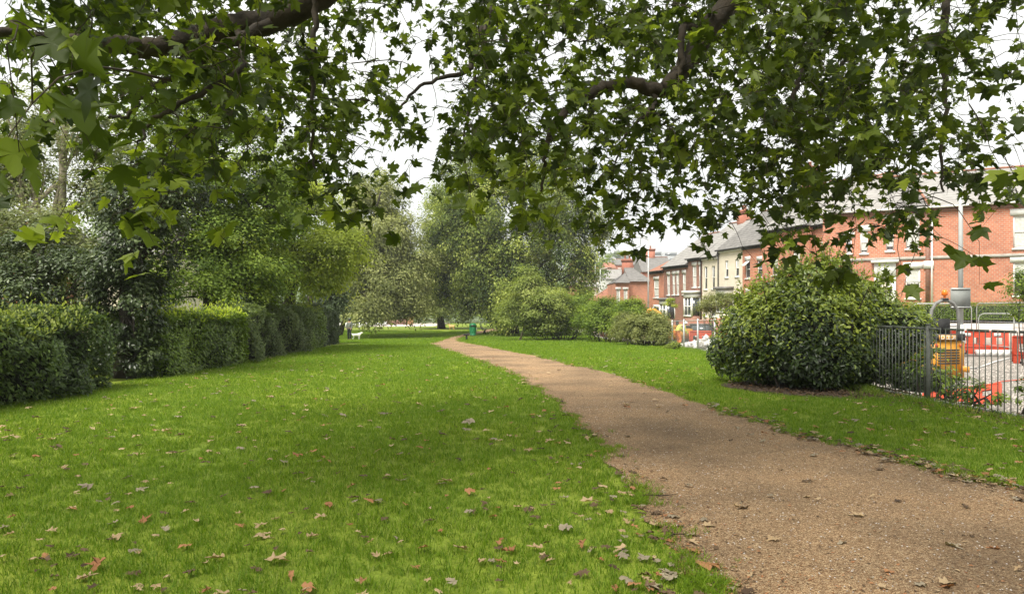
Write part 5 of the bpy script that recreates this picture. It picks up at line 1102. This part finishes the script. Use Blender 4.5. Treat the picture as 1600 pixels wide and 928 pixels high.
# ------------------------------------------------------------------ street lamps and poles
def lamp_post(label, px, Y, h, r, z0, armd=1, name='street_lamp', mat=None):
    x = gx(px, Y); t = thing(name, label, 'street lamp', (x, Y, z0), 0, 'street lamps beyond the park')
    MB().tube([(0, 0, 0), (0, 0, 1.4)], r*1.45, 12).tube([(0, 0, 1.4), (0, 0, h)], [r, r*.62], 12).build('column', mat or MT['lampgrey'], t, smooth=True)
    MB().tube([(0, 0, h-.03), (armd*.3, -.1, h+.12), (armd*1.1, -.35, h+.2)], r*.5, 8).build('arm', mat or MT['lampgrey'], t)
    q = MB(); q.box(0, .62, -.13, .13, 0, .12); q.box(.04, .58, -.10, .10, -.04, -.001); o = q.build('lamp_head', MT['dark'], t); o.location = (armd*1.1-(.62 if armd < 0 else 0), -.35, h+.15); return t
lp = lamp_post('thick pale grey street lamp post behind the yellow machine, with a sign on it', 1501, 31.5, 9.4, .105, float(road_z(31.5)), -1)
sg = thing('road_sign', 'grey back of a rectangular road sign fixed to the thick lamp post', 'sign', (gx(1501, 31.2), 31.2, EYE-(466-HOR)/F*31.2))
MB().box(-.42, .42, .0, .02, -.44, .44).build('plate', MT['signgrey'], sg); MB().box(-.40, .40, -.03, -.001, .37, .42).box(-.40, .40, -.03, -.001, -.40, -.35).build('rails', MT['steel'], sg)
lamp_post('slim white street lamp post in front of the red end house of the terrace', 1013, 62, 8.6, .075, float(road_z(62)), -1, mat=MT['steel'])
for px, Y, top, lb in ((930, 128, 410, 'tallest pale lamp post among the far roofs'), (938, 118, 421, 'pale lamp post just right of the tallest far one'), (911, 135, 416, 'grey lamp post left of the tallest far one'), (902, 150, 425, 'thin pale post nearest the lime tree')):
    z1 = EYE-(top-HOR)/F*Y; z0 = -2.; lamp_post(lb, px, Y, z1-z0, .11, z0, 1)

# ------------------------------------------------------------------ roadworks
def barrier_mesh(Lb=2.0, Hb=1.0):
    """moulded plastic pedestrian barrier with slots and feet"""
    m = MB(); wall = []
    holes = [(.18+i*.46, .42, .26, .30) for i in range(4)]
    holes = [(a*Lb/2., b*Hb, c*Lb/2., d*Hb) for a, b, c, d in holes]; feet = [((.22+i*.46)*Lb/2., 0, .18*Lb/2., .16*Hb) for i in range(4)]
    for y in (-.035, .035): wall_holes(m, Lb, Hb, holes+feet, y=y, rev=.0 if y > 0 else .07)
    m.box(0, Lb, -.05, .05, Hb-.05, Hb+.02); m.box(-.04, 0, -.06, .06, .05, Hb); m.box(Lb, Lb+.04, -.06, .06, .05, Hb); m.box(0, Lb, -.055, .055, Hb*.30, Hb*.34)
    return m
bmesh_ = barrier_mesh().mesh('barrier_body', MT['red'])
foot_ = MB().box(-.04, .04, -.30, .30, 0, .07).mesh('foot', MT['rubber']); refl_ = MB().box(0, .28, -.062, -.057, 0, .14).mesh('reflector', MT['white'])
def barrier(label, x, y, z, rz, rx=0, grp='red plastic barriers around the roadworks', refl=False):
    t = thing('road_barrier', label, 'barrier', (x, y, z), rz, grp); t.rotation_euler = (rx, 0, rz)
    link('panel', bmesh_, t); link('foot', foot_, t, (.25, 0, 0)); link('foot', foot_, t, (1.75, 0, 0))
    if refl: link('reflector', refl_, t, (.25, 0, .78)); link('reflector', refl_, t, (1.45, 0, .78))
    return t
rz_ = lambda y: float(road_z(y))
fb = barrier('fallen red barrier leaning over on the gravel just behind the railing', 9.12, 16.4, rz_(15)-.30, R(-50), rx=R(-38)); fb.scale = (.76, .6, .5); fb.rotation_euler = (R(-38), R(-13), R(-50))
barrier('red barrier behind the yellow machine, left of the lamp post', gx(1464, 33), 33.2, rz_(33)+.1, R(-6), refl=True)
barrier('red barrier behind the yellow machine, right of the lamp post', gx(1500, 32.4), 32.6, rz_(33)+.1, R(-10), refl=True)
barrier('red barrier at the right edge standing on the pale gravel', gx(1583, 27.5), 27.5, rz_(27.5), R(-35))
for i, (px, Y, a, lb) in enumerate(((1045, 46, 8, 'red barrier behind the bending worker'), (1078, 44, 2, 'red barrier to the right of the worker, seen through the mesh fence'), (1092, 42.5, -12, 'red barrier partly hidden by the pile of rubble'), (1128, 38, 5, 'red barrier behind the left flank of the big bush'))):
    barrier(lb, gx(px, Y), Y, rz_(Y), R(a))
for i, (px, py, a, lb) in enumerate(((1104, 547, 6, 'red barrier lying flat on the ground near the mesh fence'), (1132, 556, -14, 'red barrier lying flat beside the big bush'), (1085, 540, 20, 'red barrier lying flat farther back beside the rubble'))):
    x, y, z = gnd(px, py, road_z); b_ = barrier(lb, x, y, z+.08, R(a), rx=R(-84), grp='red barriers lying on the ground')
# herras panels
def herras(label, x0, y0, x1, y1, z0, z1=None, h=2.0, infill=True):
    z1 = z0 if z1 is None else z1; L = math.hypot(x1-x0, y1-y0); t = thing('site_fence_panel', label, 'fence panel', (x0, y0, z0), math.atan2(y1-y0, x1-x0), 'steel site fence panels')
    sl = (z1-z0)/L; q = .22; P = [(0, 0, .1), (0, 0, h-q), (.06, 0, h-.07), (q, 0, h), (L-q, 0, h+sl*L), (L-.06, 0, h-.07+sl*L), (L, 0, h-q+sl*L), (L, 0, .1+sl*L)]
    MB().tube(P, .021, 8).build('frame', MT['steel'], t, smooth=True); MB().tube([(0, 0, h*.60), (L, 0, h*.60+sl*L)], .015, 6).tube([(0, 0, .2), (L, 0, .2+sl*L)], .018, 6).build('cross_rail', MT['steel'], t)
    if infill:
        g = MB()
        for x in np.arange(.1, L, .12): g.tube([(x, 0, .2+sl*x), (x, 0, h+sl*x)], .0018, 3, cap=False)
        g.build('wire_infill', MT['steel'], t, kind='stuff')
    f = MB().prism([(-.35, 0), (.35, 0), (.28, .13), (-.28, .13)], 0, -.11, .11)
    f.build('foot', MT['rubber'], t)
    return t
herras('steel site fence panel right of the lamp post, rising towards the right edge', gx(1526, 33), 33, gx(1600, 28.5)+.3, 28.6, rz_(33)+.32)
herras('steel site fence panel between the bush and the lamp post', gx(1425, 34), 34, gx(1518, 33.2), 33.2, rz_(33)+.32)
herras('second steel panel set back behind the first, cut by the right edge', gx(1527, 35), 34.9, gx(1584, 33.6), 33.6, rz_(34)-.12, infill=False)
herras('third steel panel far right, joined to the set-back one', gx(1585, 33.6), 33.6, gx(1640, 31.5), 31.5, rz_(34)+.05, infill=False)
# white cabinet, kerb blocks
c = thing('site_cabinet', 'white sheet-sided site cabinet behind the roll bar of the yellow machine', 'cabinet', (gx(1463, 34.6), 34.6, rz_(34)+.13)); MB().box(0, .98, 0, .6, 0, 1.16).build('body', MT['white'], c); MB().box(-.03, 1.01, -.03, .63, 1.162, 1.2).build('lid', MT['white'], c); MB().box(.48, .50, -.008, -.001, .05, 1.1).build('door_gap', MT['dark'], c)
blk = MB().box(0, .21, 0, .3, 0, .27).mesh('block', MT['white'])
for i in range(5): link('concrete_block', blk, None, (gx(1530, 32)+i*.235, 32-.07*i, rz_(32)+.02), label=['leftmost', 'second', 'middle', 'fourth', 'rightmost'][i]+' of five white concrete blocks in a row below the steel panel', category='block', group='white concrete blocks in a row')
# hoses and red marker line
def cable(name, label, pts, r, mat, cat): 
    m = MB(); m.tube(pts, r, 6); o = m.build(name, mat, smooth=True); o['label'] = label; o['category'] = cat
cable('marker_cord', 'orange marker cord stretched across the gravel behind the railing', [(*gnd(px, py, road_z)[:2], gnd(px, py, road_z)[2]+.03) for px, py in ((1545, 603), (1562, 598), (1580, 596), (1604, 594), (1640, 592))], .014, MT['red'], 'cord')
cable('hose', 'pale hose curving over the gravel to the right of the yellow machine', [(*gnd(px, py, road_z)[:2], gnd(px, py, road_z)[2]+.03) for px, py in ((1508, 574), (1525, 577), (1540, 572), (1556, 566), (1580, 560))], .03, MT['white'], 'hose')
# rubble heap
t = thing('rubble_heap', 'heap of broken white concrete seen through the mesh fence', 'rubble', (gx(1097, 37), 37, rz_(37)))
for i in range(46):
    r = rng.random()**.6*1.35; a = rng.random()*6.283; s = rng.uniform(.10, .26); m = MB().box(-s, s, -s*.7, s*.7, -s*.4, s*.4); m.V[0] += rng.normal(0, s*.18, m.V[0].shape); o = m.build('rubble', MT['white'] if i % 3 else MT['concrete'], t); o.location = (r*math.cos(a), r*math.sin(a)*.6, max(.05, .62*(1-r/1.5))+.02); o.rotation_euler = rng.random(3)*3
# loose stones on the near gravel
g = MB(); nb_ = 4200; Y = rng.uniform(10.5, 30, nb_); X = rng.uniform(.55, .76, nb_)*Y; k = X > fence_x(Y)+.3; X, Y = X[k], Y[k]; n_ = len(X); s_ = rng.uniform(.008, .026, n_)
O = np.array([[1, 0, 0], [-1, 0, 0], [0, 1, 0], [0, -1, 0], [0, 0, .8]]); OF = np.array([[0, 2, 4], [2, 1, 4], [1, 3, 4], [3, 0, 4]]); V = np.stack([X, Y, road_z(Y)], 1)[:, None]+O[None]*s_[:, None, None]*(1+rng.normal(0, .3, (n_, 5, 3)))
g.add(V.reshape(-1, 3), (OF[None]+(np.arange(n_)*5)[:, None, None]).reshape(-1, 3)); g.build('gravel_stones', MT['pinkstone'], kind='stuff')

# ------------------------------------------------------------------ yellow site roller behind the railing
def roller():
    Y = 20.; x = gx(1482, Y); t = thing('site_roller', 'yellow ride-on roller with a grey roll bar and amber beacon behind the railing', 'roller', (x, Y, rz_(Y)), R(3))
    b = MB(); b.prism([(-.50, .14), (.50, .14), (.50, 1.12), (.44, 1.17), (-.44, 1.17), (-.50, 1.12)], 1, 0, 1.1); bo = b.build('body', MT['orange'], t)
    g = MB()
    for i in range(6): g.box(-.34, .34, -.022, -.001, .52+i*.075, .555+i*.075)
    g.build('grille', MT['dark'], bo)
    t.scale = (.88, .9, .97); MB().box(-.50, .50, -.05, .25, 1.172, 1.36).build('plate_panel', MT['dark'], t)
    MB().box(-.34, .22, -.075, -.052, 1.19, 1.33).build('number_plate', MT['orange'], t)
    tc_ = bpy.data.curves.new('plate_lettering', 'FONT'); tc_.body = 'DZEDI'; tc_.size = .16; tc_.extrude = .002; tc_.align_x = 'CENTER'; tc_.align_y = 'CENTER'; tc_.materials.append(MT['white'])
    to_ = bpy.data.objects.new('plate_lettering_curve', tc_); C.objects.link(to_); bpy.context.view_layer.update(); me_ = bpy.data.meshes.new_from_object(to_); bpy.data.objects.remove(to_)
    to = bpy.data.objects.new('plate_lettering', me_); C.objects.link(to); to.parent = t; to.location = (-.06, -.079, 1.26); to.rotation_euler = (R(90), 0, 0)
    MB().box(-.42, .12, .1, .5, 1.362, 1.78).box(-.40, .10, .45, .95, 1.30, 1.44).build('seat', MT['rubber'], t)
    P = [(-.44, .18, 1.1), (-.45, .18, 1.75), (-.41, .18, 2.03), (-.28, .18, 2.21), (-.10, .18, 2.29), (.10, .18, 2.29), (.28, .18, 2.21), (.41, .18, 2.03), (.45, .18, 1.75), (.44, .18, 1.1)]
    rb = MB().tube(P, .048, 10).build('roll_bar', MT['rollgrey'], t, smooth=True)
    MB().box(-.09, .09, .12, .24, 2.30, 2.36).build('beacon_mount', MT['dark'], rb)
    MB().lathe([(.035, 2.36), (.035, 2.42), (.085, 2.44), (.09, 2.52), (.065, 2.58), (.0, 2.60)], 14, (0, .18, 0)).build('beacon', MT['amber'], t, smooth=True)
    for y_ in (.50, 1.75):
        d = MB(); a = np.arange(22)*2*math.pi/22; d.prism([(y_-.05+.36*math.cos(q), .36+.36*math.sin(q)) for q in a], 0, -.45, .45); d.build('drum', MT['rollgrey'], t)
    MB().box(-.47, .47, 1.1, 2.0, .45, 1.05).box(-.53, -.455, -.2, 2.0, .30, .46).box(.455, .53, -.2, 2.0, .30, .46).build('front_frame', MT['orange'], t)
    for s in (-.43, .35): MB().box(s, s+.08, -.03, -.002, 1.0, 1.08).build('tail_light', MT['red'], t)
    m = MB(); a = np.arange(16)*2*math.pi/16; m.tube([(.17*math.cos(q), .95+.05*math.sin(q), 1.6+.17*math.sin(q)) for q in np.append(a, a[0])], .015, 6); m.tube([(0, 1.0, 1.1), (0, .95, 1.6)], .025, 6); m.build('steering_wheel', MT['rubber'], t)
roller()

# ------------------------------------------------------------------ mini digger beyond the ivy fence
def digger():
    Y = 45.; x = gx(1062, Y); z = rz_(Y); t = thing('mini_digger', 'orange mini digger with its boom arched above the ivy-covered fence', 'digger', (x, Y, z), 0)
    for s in (-.62, .42):
        a = np.linspace(-math.pi/2, math.pi/2, 8); o = [(.8+.24*math.cos(q), .25+.24*math.sin(q)) for q in a]+[(-.8-.24*math.cos(q), .25-.24*math.sin(q)) for q in a]
        MB().prism(o, 1, s, s+.26).build('track', MT['rubber'], t)
    MB().box(-.75, .65, -.55, .55, .5, 1.15).box(-.75, -.2, -.5, .5, 1.15, 1.35).build('body', MT['orange'], t)
    MB().box(-.15, .3, -.2, .2, 1.152, 1.25).box(-.2, -.1, -.2, .2, 1.152, 1.65).build('seat', MT['rubber'], t)
    MB().prism([(-.45, 1.0), (-.6, 1.35), (-1.15, 2.12), (-1.5, 2.36), (-1.82, 2.38), (-1.93, 2.25), (-1.55, 2.16), (-1.28, 1.95), (-.85, 1.25), (-.65, .9)], 1, -.09, .09).build('boom', MT['orange'], t)
    MB().prism([(-1.78, 2.42), (-1.95, 2.32), (-2.45, 1.35), (-2.35, 1.28), (-1.80, 2.10)], 1, -.07, .07).build('stick', MT['orange'], t)
    MB().tube([(-.8, .0, 1.1), (-1.35, 0, 1.95)], .045, 8).tube([(-1.55, 0, 2.45), (-2.1, 0, 2.0)], .04, 8).build('ram', MT['steel'], t)
    MB().prism([(-2.5, 1.4), (-2.3, 1.3), (-2.15, .95), (-2.4, .8), (-2.7, .95), (-2.62, 1.1)], 1, -.22, .22).build('bucket', MT['dark'], t)
digger()

# ------------------------------------------------------------------ cars
def car(label, x, y, z, rz, mat, L=4.2, W_=1.75, H_=1.48, grp=None, cat='car'):
    t = thing('parked_car', label, cat, (x, y, z), rz, grp)
    side = [(-L/2, .30), (-L/2, .62), (-L/2+.12, .86), (-L*.22, .95), (-L*.10, 1.38), (-.0, H_), (L*.22, H_-.02), (L*.38, 1.05), (L/2-.08, .95), (L/2, .6), (L/2, .30)]
    low = [(a, min(b, .95)) for a, b in side]; low = [(-L/2, .28), (-L/2, .66), (-L/2+.14, .84), (-L*.22, .93), (L*.40, .98), (L/2-.06, .92), (L/2, .6), (L/2, .28)]
    MB().prism(low, 1, -W_/2, W_/2).build('body', mat, t)
    cab = [(-L*.215, .932), (-L*.08, 1.36), (.02, H_-.03), (L*.24, H_-.03), (L*.385, .975)]; MB().prism(cab, 1, -W_/2+.12, W_/2-.12).build('windows', MT['glass'], t)
    MB().prism([(-L*.07, H_-.07), (.03, H_), (L*.23, H_), (L*.27, H_-.08)], 1, -W_/2+.08, W_/2-.08).build('roof', mat, t)
    for sx in (-.30, .31):
        for sy in (-1, 1):
            a = np.arange(18)*2*math.pi/18; y0 = sy*(W_/2-.10); wl_ = MB().prism([(L*sx+.31*math.cos(q), .31+.31*math.sin(q)) for q in a], 1, y0-.09, y0+.115 if sy > 0 else y0+.09).build('wheel', MT['rubber'], t)
            yy_ = sy*(W_/2+.02); MB().prism([(L*sx+.19*math.cos(q), .31+.19*math.sin(q)) for q in a], 1, min(yy_, yy_-sy*.03), max(yy_, yy_-sy*.03)).build('rim', MT['steel'], wl_)
    for sy in (-1, 1):
        MB().box(-L/2-.012, -L/2+.1, sy*.6-.17, sy*.6+.17, .60, .74).build('headlight', MT['white'], t); MB().box(L/2-.1, L/2+.012, sy*.62-.12, sy*.62+.12, .62, .85).build('tail_light', MT['red'], t)
    return t
car('white car parked beyond the far end of the lawn, left of the brown wall', gx(583, 108), 108, -1.15, R(8), MT['carwhite'], grp='cars parked beyond the lawn')
car('pale car half hidden by the square hedge end', gx(552, 100), 100, -1.1, R(-14), MT['carwhite'], grp='cars parked beyond the lawn')
car('dark car parked in front of the brown brick bay, only its roof showing', gx(1097, 52), 52, rz_(52), R(84), MT['cardark'])
sk = thing('skip', 'dark open skip beside the dark car, its rim showing above the mesh fence', 'skip', (gx(1057, 52), 52, rz_(52))); MB().prism([(-1.2, 0), (1.2, 0), (1.7, 1.25), (-1.7, 1.25)], 1, 0, 1.5).build('body', MT['dark'], sk); MB().box(-1.76, 1.76, -.06, 1.56, 1.252, 1.33).build('rim', MT['rubber'], sk)

# ------------------------------------------------------------------ far end: brown wall, timber panel, railings, gravel yard
x0, x1 = gx(603, 118), gx(634, 118); w2 = thing('boundary_wall', 'low brown brick wall at the far end of the lawn, right of the white car', 'wall', (x0, 118, -1.3)); MB().box(-2, x1-x0, 0, .25, 0, 1.55).build('brickwork', MT['brick_dk'], w2); MB().box(-2.05, x1-x0+.05, -.04, .29, 1.552, 1.63).build('coping', MT['concrete'], w2)
tp2 = thing('timber_gate', 'small orange-brown timber gate at the right end of the brown wall', 'gate', (gx(634, 117), 117, -1.2)); 
for i in range(8): MB().box(i*.15, i*.15+.135, 0, .03, 0, 1.7).build('board', MT['timber'], tp2)
MB().box(-.05, 1.25, .032, .07, .3, .42).box(-.05, 1.25, .032, .07, 1.3, 1.42).build('rail', MT['timber'], tp2)
fr = thing('park_railing', 'thin grey railings across the far end of the lawn beneath the trees', 'railing', (gx(650, 112), 112, -.95)); g = MB(); Lr = gx(760, 112)-gx(650, 112)
for xx in np.arange(0, Lr, .22): g.tube([(xx, 0, 0), (xx, 0, 1.1)], .012, 4, cap=False)
g.build('bars', MT['steel'], fr, kind='stuff'); MB().tube([(0, 0, 1.1), (Lr, 0, 1.1)], .025, 6).build('top_rail', MT['steel'], fr)
V = [(-34, 99, -.775), (-11, 104, -.775), (-11, 135, -.775), (-40, 135, -.775)]; MB().add([(a, b, c) for a, b, c in V], [[0, 1, 2, 3]]).build('car_park', MT['pinkstone'], kind='structure')

# ------------------------------------------------------------------ bin and benches
def bin_():
    x, y, z = gnd(739, 525); t = thing('litter_bin', 'green barrel-shaped litter bin standing beside the bend of the path', 'bin', (x, y, z))
    MB().lathe([(.27, .0), (.27, .04), (.25, .05), (.31, .35), (.33, .62), (.31, .86)], 20).lathe([(.31, .87), (.34, .88), (.33, .98), (.24, 1.12), (.0, 1.17)], 20).build('body', MT['green'], t, smooth=True)
    MB().lathe([(.335, .84), (.345, .85), (.345, .875), (.335, .885)], 20).build('rim_band', MT['dark'], t)
    MB().lathe([(.29, 0), (.29, .07), (.26, .09)], 20).build('base', MT['rubber'], t)
    for s in (0, 1): MB().box(-.17, .17, -.345 if not s else .325, -.325 if not s else .345, .90, 1.0).build('opening', MT['dark'], t)
    MB().box(.27, .345, -.09, .09, .45, .72).build('label_plate', MT['white'], t)
bin_()
def bench(label, x, y, z, rz, back=True):
    t = thing('park_bench', label, 'bench', (x, y, z), rz, 'dark metal benches beside the bin')
    for i in range(4): MB().box(-.9, .9, -.20+i*.105, -.20+i*.105+.09, .43, .465).build('slat', MT['benchwood'], t)
    for s in (-.75, .75): MB().box(s-.04, s+.04, -.05, .05, 0, .42).box(s-.04, s+.04, -.2, .22, .39, .428).build('leg', MT['benchwood'], t)
    if back:
        for i in range(4):
            o = MB().box(-.9, .9, -.015, .015, 0, .09).build('back_slat', MT['green'] if i > 1 else MT['benchwood'], t); o.location = (0, .25+i*.045, .52+i*.125); o.rotation_euler = (R(-18), 0, 0)
        for s in (-.75, .75): MB().tube([(s, .20, .42), (s, .30, .62), (s, .42, 1.02)], .025, 6).build('back_post', MT['benchwood'], t)
x, y, z = gnd(757, 521.5); bench('dark bench with a sloping back right of the bin, seen end on', x, y, z, R(88))
x, y, z = gnd(729, 531.5); bench('low backless dark bench just in front of the bin, seen end on', x, y, z, R(92), back=False)

# ------------------------------------------------------------------ people and dogs (skinned skeletons)
def skin_obj(name, verts, edges, radii, mat, parent, sub=2):
    me = bpy.data.meshes.new(name); me.from_pydata([tuple(v) for v in verts], edges, []); me.materials.append(mat)
    o = bpy.data.objects.new(name, me); C.objects.link(o); o.parent = parent
    md = o.modifiers.new('skin', 'SKIN'); md.use_smooth_shade = True
    for sv, r in zip(me.skin_vertices[0].data, radii): sv.radius = (r, r) if not isinstance(r, tuple) else r
    me.skin_vertices[0].data[0].use_root = True
    o.modifiers.new('sub', 'SUBSURF').levels = sub; o.modifiers['sub'].render_levels = sub; return o
def person(label, loc, rz, pose, top, legs, hat=None, hair=None, h=1.75):
    t = thing('person', label, 'person', loc, rz); s = h/1.75; J = {k: np.array(v)*s for k, v in pose.items()}
    names = ['pelvis', 'waist', 'chest', 'neck', 'head', 'crown', 'shL', 'elL', 'wrL', 'shR', 'elR', 'wrR', 'hipL', 'knL', 'anL', 'toL', 'hipR', 'knR', 'anR', 'toR', 'haL', 'haR']
    ed = [(0, 1), (1, 2), (2, 3), (3, 4), (4, 5), (2, 6), (6, 7), (7, 8), (2, 9), (9, 10), (10, 11), (0, 12), (12, 13), (13, 14), (14, 15), (0, 16), (16, 17), (17, 18), (18, 19), (8, 20), (11, 21)]
    rd = [.125, .12, .145, .055, .085, .085, .07, .048, .033, .07, .048, .033, .09, .062, .045, .035, .09, .062, .045, .035, .03, .03]
    skin_obj('body', [J[n_] for n_ in names], ed, [r*s for r in rd], MT['skin'], t)
    def sub(nm_, ids, rs, mt):
        idx = {q: i for i, q in enumerate(ids)}; e = [(idx[a], idx[b]) for a, b in [(names[p], names[q]) for p, q in ed] if a in idx and b in idx]
        skin_obj(nm_, [J[q] for q in ids], e, [r*s for r in rs], mt, t)
    sub('jacket', ['pelvis', 'waist', 'chest', 'shL', 'elL', 'wrL', 'shR', 'elR', 'wrR'], [.15, .145, .17, .095, .068, .05, .095, .068, .05], top)
    sub('trousers', ['pelvis', 'hipL', 'knL', 'anL', 'hipR', 'knR', 'anR'], [.14, .105, .08, .065, .105, .08, .065], legs)
    for q in ('L', 'R'): skin_obj('boot', [J['an'+q]+np.array([0, .02, -.02])*s, J['to'+q]], [(0, 1)], [.062*s, .05*s], MT['rubber'], t, 1)
    hd = J['head']+(J['crown']-J['head'])*.6
    m = MB()
    if hat is not None: m.lathe([(.16, .0), (.165, .01), (.125, .02), (.12, .06), (.09, .115), (.0, .135)], 16, tuple(hd+np.array([0, 0, .0]))); m.build('hard_hat', hat, t, smooth=True)
    else: m.lathe([(.085, -.06), (.105, .0), (.10, .06), (.06, .11), (.0, .125)], 14, tuple(hd+np.array([0, -.01, .0]))); m.build('hair', hair, t, smooth=True)
    f = MB(); fw = nrm(np.array([0., 1, -.1])); 
    for sx in (-.033, .033): f.lathe([(.0, -.011), (.011, 0), (.0, .011)], 8, tuple(J['head']+np.array([sx, .085, .03])*s))
    f.tube([J['head']+np.array([0, .085, .02])*s, J['head']+np.array([0, .112, -.015])*s], [.010, .016], 6); f.build('face', MT['skin'], t)
stand = dict(pelvis=(0, 0, .95), waist=(0, 0, 1.12), chest=(0, .0, 1.35), neck=(0, .0, 1.50), head=(0, .02, 1.60), crown=(0, .02, 1.68), shL=(-.19, 0, 1.42), elL=(-.24, -.02, 1.15), wrL=(-.22, .12, .93), haL=(-.21, .16, .86), shR=(.19, 0, 1.42), elR=(.24, -.02, 1.15), wrR=(.24, .12, .95), haR=(.24, .18, .89),
 hipL=(-.09, 0, .90), knL=(-.10, .02, .50), anL=(-.10, 0, .09), toL=(-.10, .16, .04), hipR=(.09, 0, .90), knR=(.10, .04, .50), anR=(.11, -.04, .09), toR=(.11, .12, .04))
bend = dict(pelvis=(0, -.10, .92), waist=(0, -.02, 1.07), chest=(0, .18, 1.24), neck=(0, .33, 1.32), head=(0, .42, 1.36), crown=(0, .47, 1.43), shL=(-.19, .20, 1.28), elL=(-.24, .32, 1.02), wrL=(-.18, .50, .84), haL=(-.17, .56, .79), shR=(.19, .20, 1.28), elR=(.25, .30, 1.02), wrR=(.20, .48, .80), haR=(.19, .54, .75),
 hipL=(-.09, -.10, .88), knL=(-.13, .08, .50), anL=(-.13, -.05, .09), toL=(-.13, .12, .04), hipR=(.09, -.10, .88), knR=(.13, .08, .50), anR=(.13, -.05, .09), toR=(.13, .12, .04))
Yw = 43.; person('road worker in yellow jacket and white hard hat bending over behind the mesh fence', (gx(1060, Yw), Yw, rz_(Yw)), R(-75), bend, MT['hivis'], MT['hiorange'], hat=MT['white'], h=1.8)
x, y, z = gnd(546, 531.5); person('person in a grey top and dark trousers standing at the end of the left hedge', (x, y, z), R(160), stand, MT['grey'], MT['navy'], hair=MT['dark'], h=1.62)
def dog(label, loc, rz, mat, s=1.0):
    t = thing('dog', label, 'dog', loc, rz, 'dogs on the far lawn'); V = [(0, -.22, .40), (0, -.02, .38), (0, .20, .40), (0, .32, .50), (0, .40, .56), (0, .50, .53), (-.07, .20, .30), (-.07, .22, .16), (-.07, .20, .03), (.07, .20, .30), (.07, .16, .16), (.07, .18, .03), (-.07, -.24, .32), (-.07, -.19, .22), (-.07, -.28, .12), (-.07, -.26, .03), (.07, -.24, .32), (.07, -.19, .22), (.07, -.28, .12), (.07, -.26, .03), (0, -.33, .46), (0, -.45, .56)]
    E = [(0, 1), (1, 2), (2, 3), (3, 4), (4, 5), (2, 6), (6, 7), (7, 8), (2, 9), (9, 10), (10, 11), (0, 12), (12, 13), (13, 14), (14, 15), (0, 16), (16, 17), (17, 18), (18, 19), (0, 20), (20, 21)]
    rd = [.10, .105, .12, .075, .07, .035, .05, .03, .025, .05, .03, .025, .06, .04, .026, .026, .06, .04, .026, .026, .03, .018]
    skin_obj('body', np.array(V)*s, E, [r*s for r in rd], mat, t)
    for sx in (-1, 1): MB().add([(sx*.045*s, .37*s, .62*s), (sx*.085*s, .36*s, .60*s), (sx*.10*s, .39*s, .50*s), (sx*.06*s, .41*s, .56*s)], [[0, 1, 2, 3]]).build('ear', mat, t)
x, y, z = gnd(552, 531); dog('small white dog beside the person at the hedge end', (x+.25, y, z), R(-80), MT['whitefur'], 1.0)
x, y, z = gnd(706, 515.5); dog('sandy dog standing alone on the far lawn left of the bin', (x, y, z), R(60), MT['sandy'], 1.15)

# ------------------------------------------------------------------ damp summer air
hm_, ht, ho = newmat('haze_air'); vp = ht.nodes.new('ShaderNodeVolumePrincipled'); vp.inputs['Color'].default_value = (.93, .95, .97, 1); vp.inputs['Density'].default_value = .0006; vp.inputs['Anisotropy'].default_value = .3
ht.links.new(vp.outputs['Volume'], ho.inputs['Volume'])
if HAZE: MB().box(-1650, 1650, -210, 3050, -5, 75).build('haze', hm_, kind='stuff')
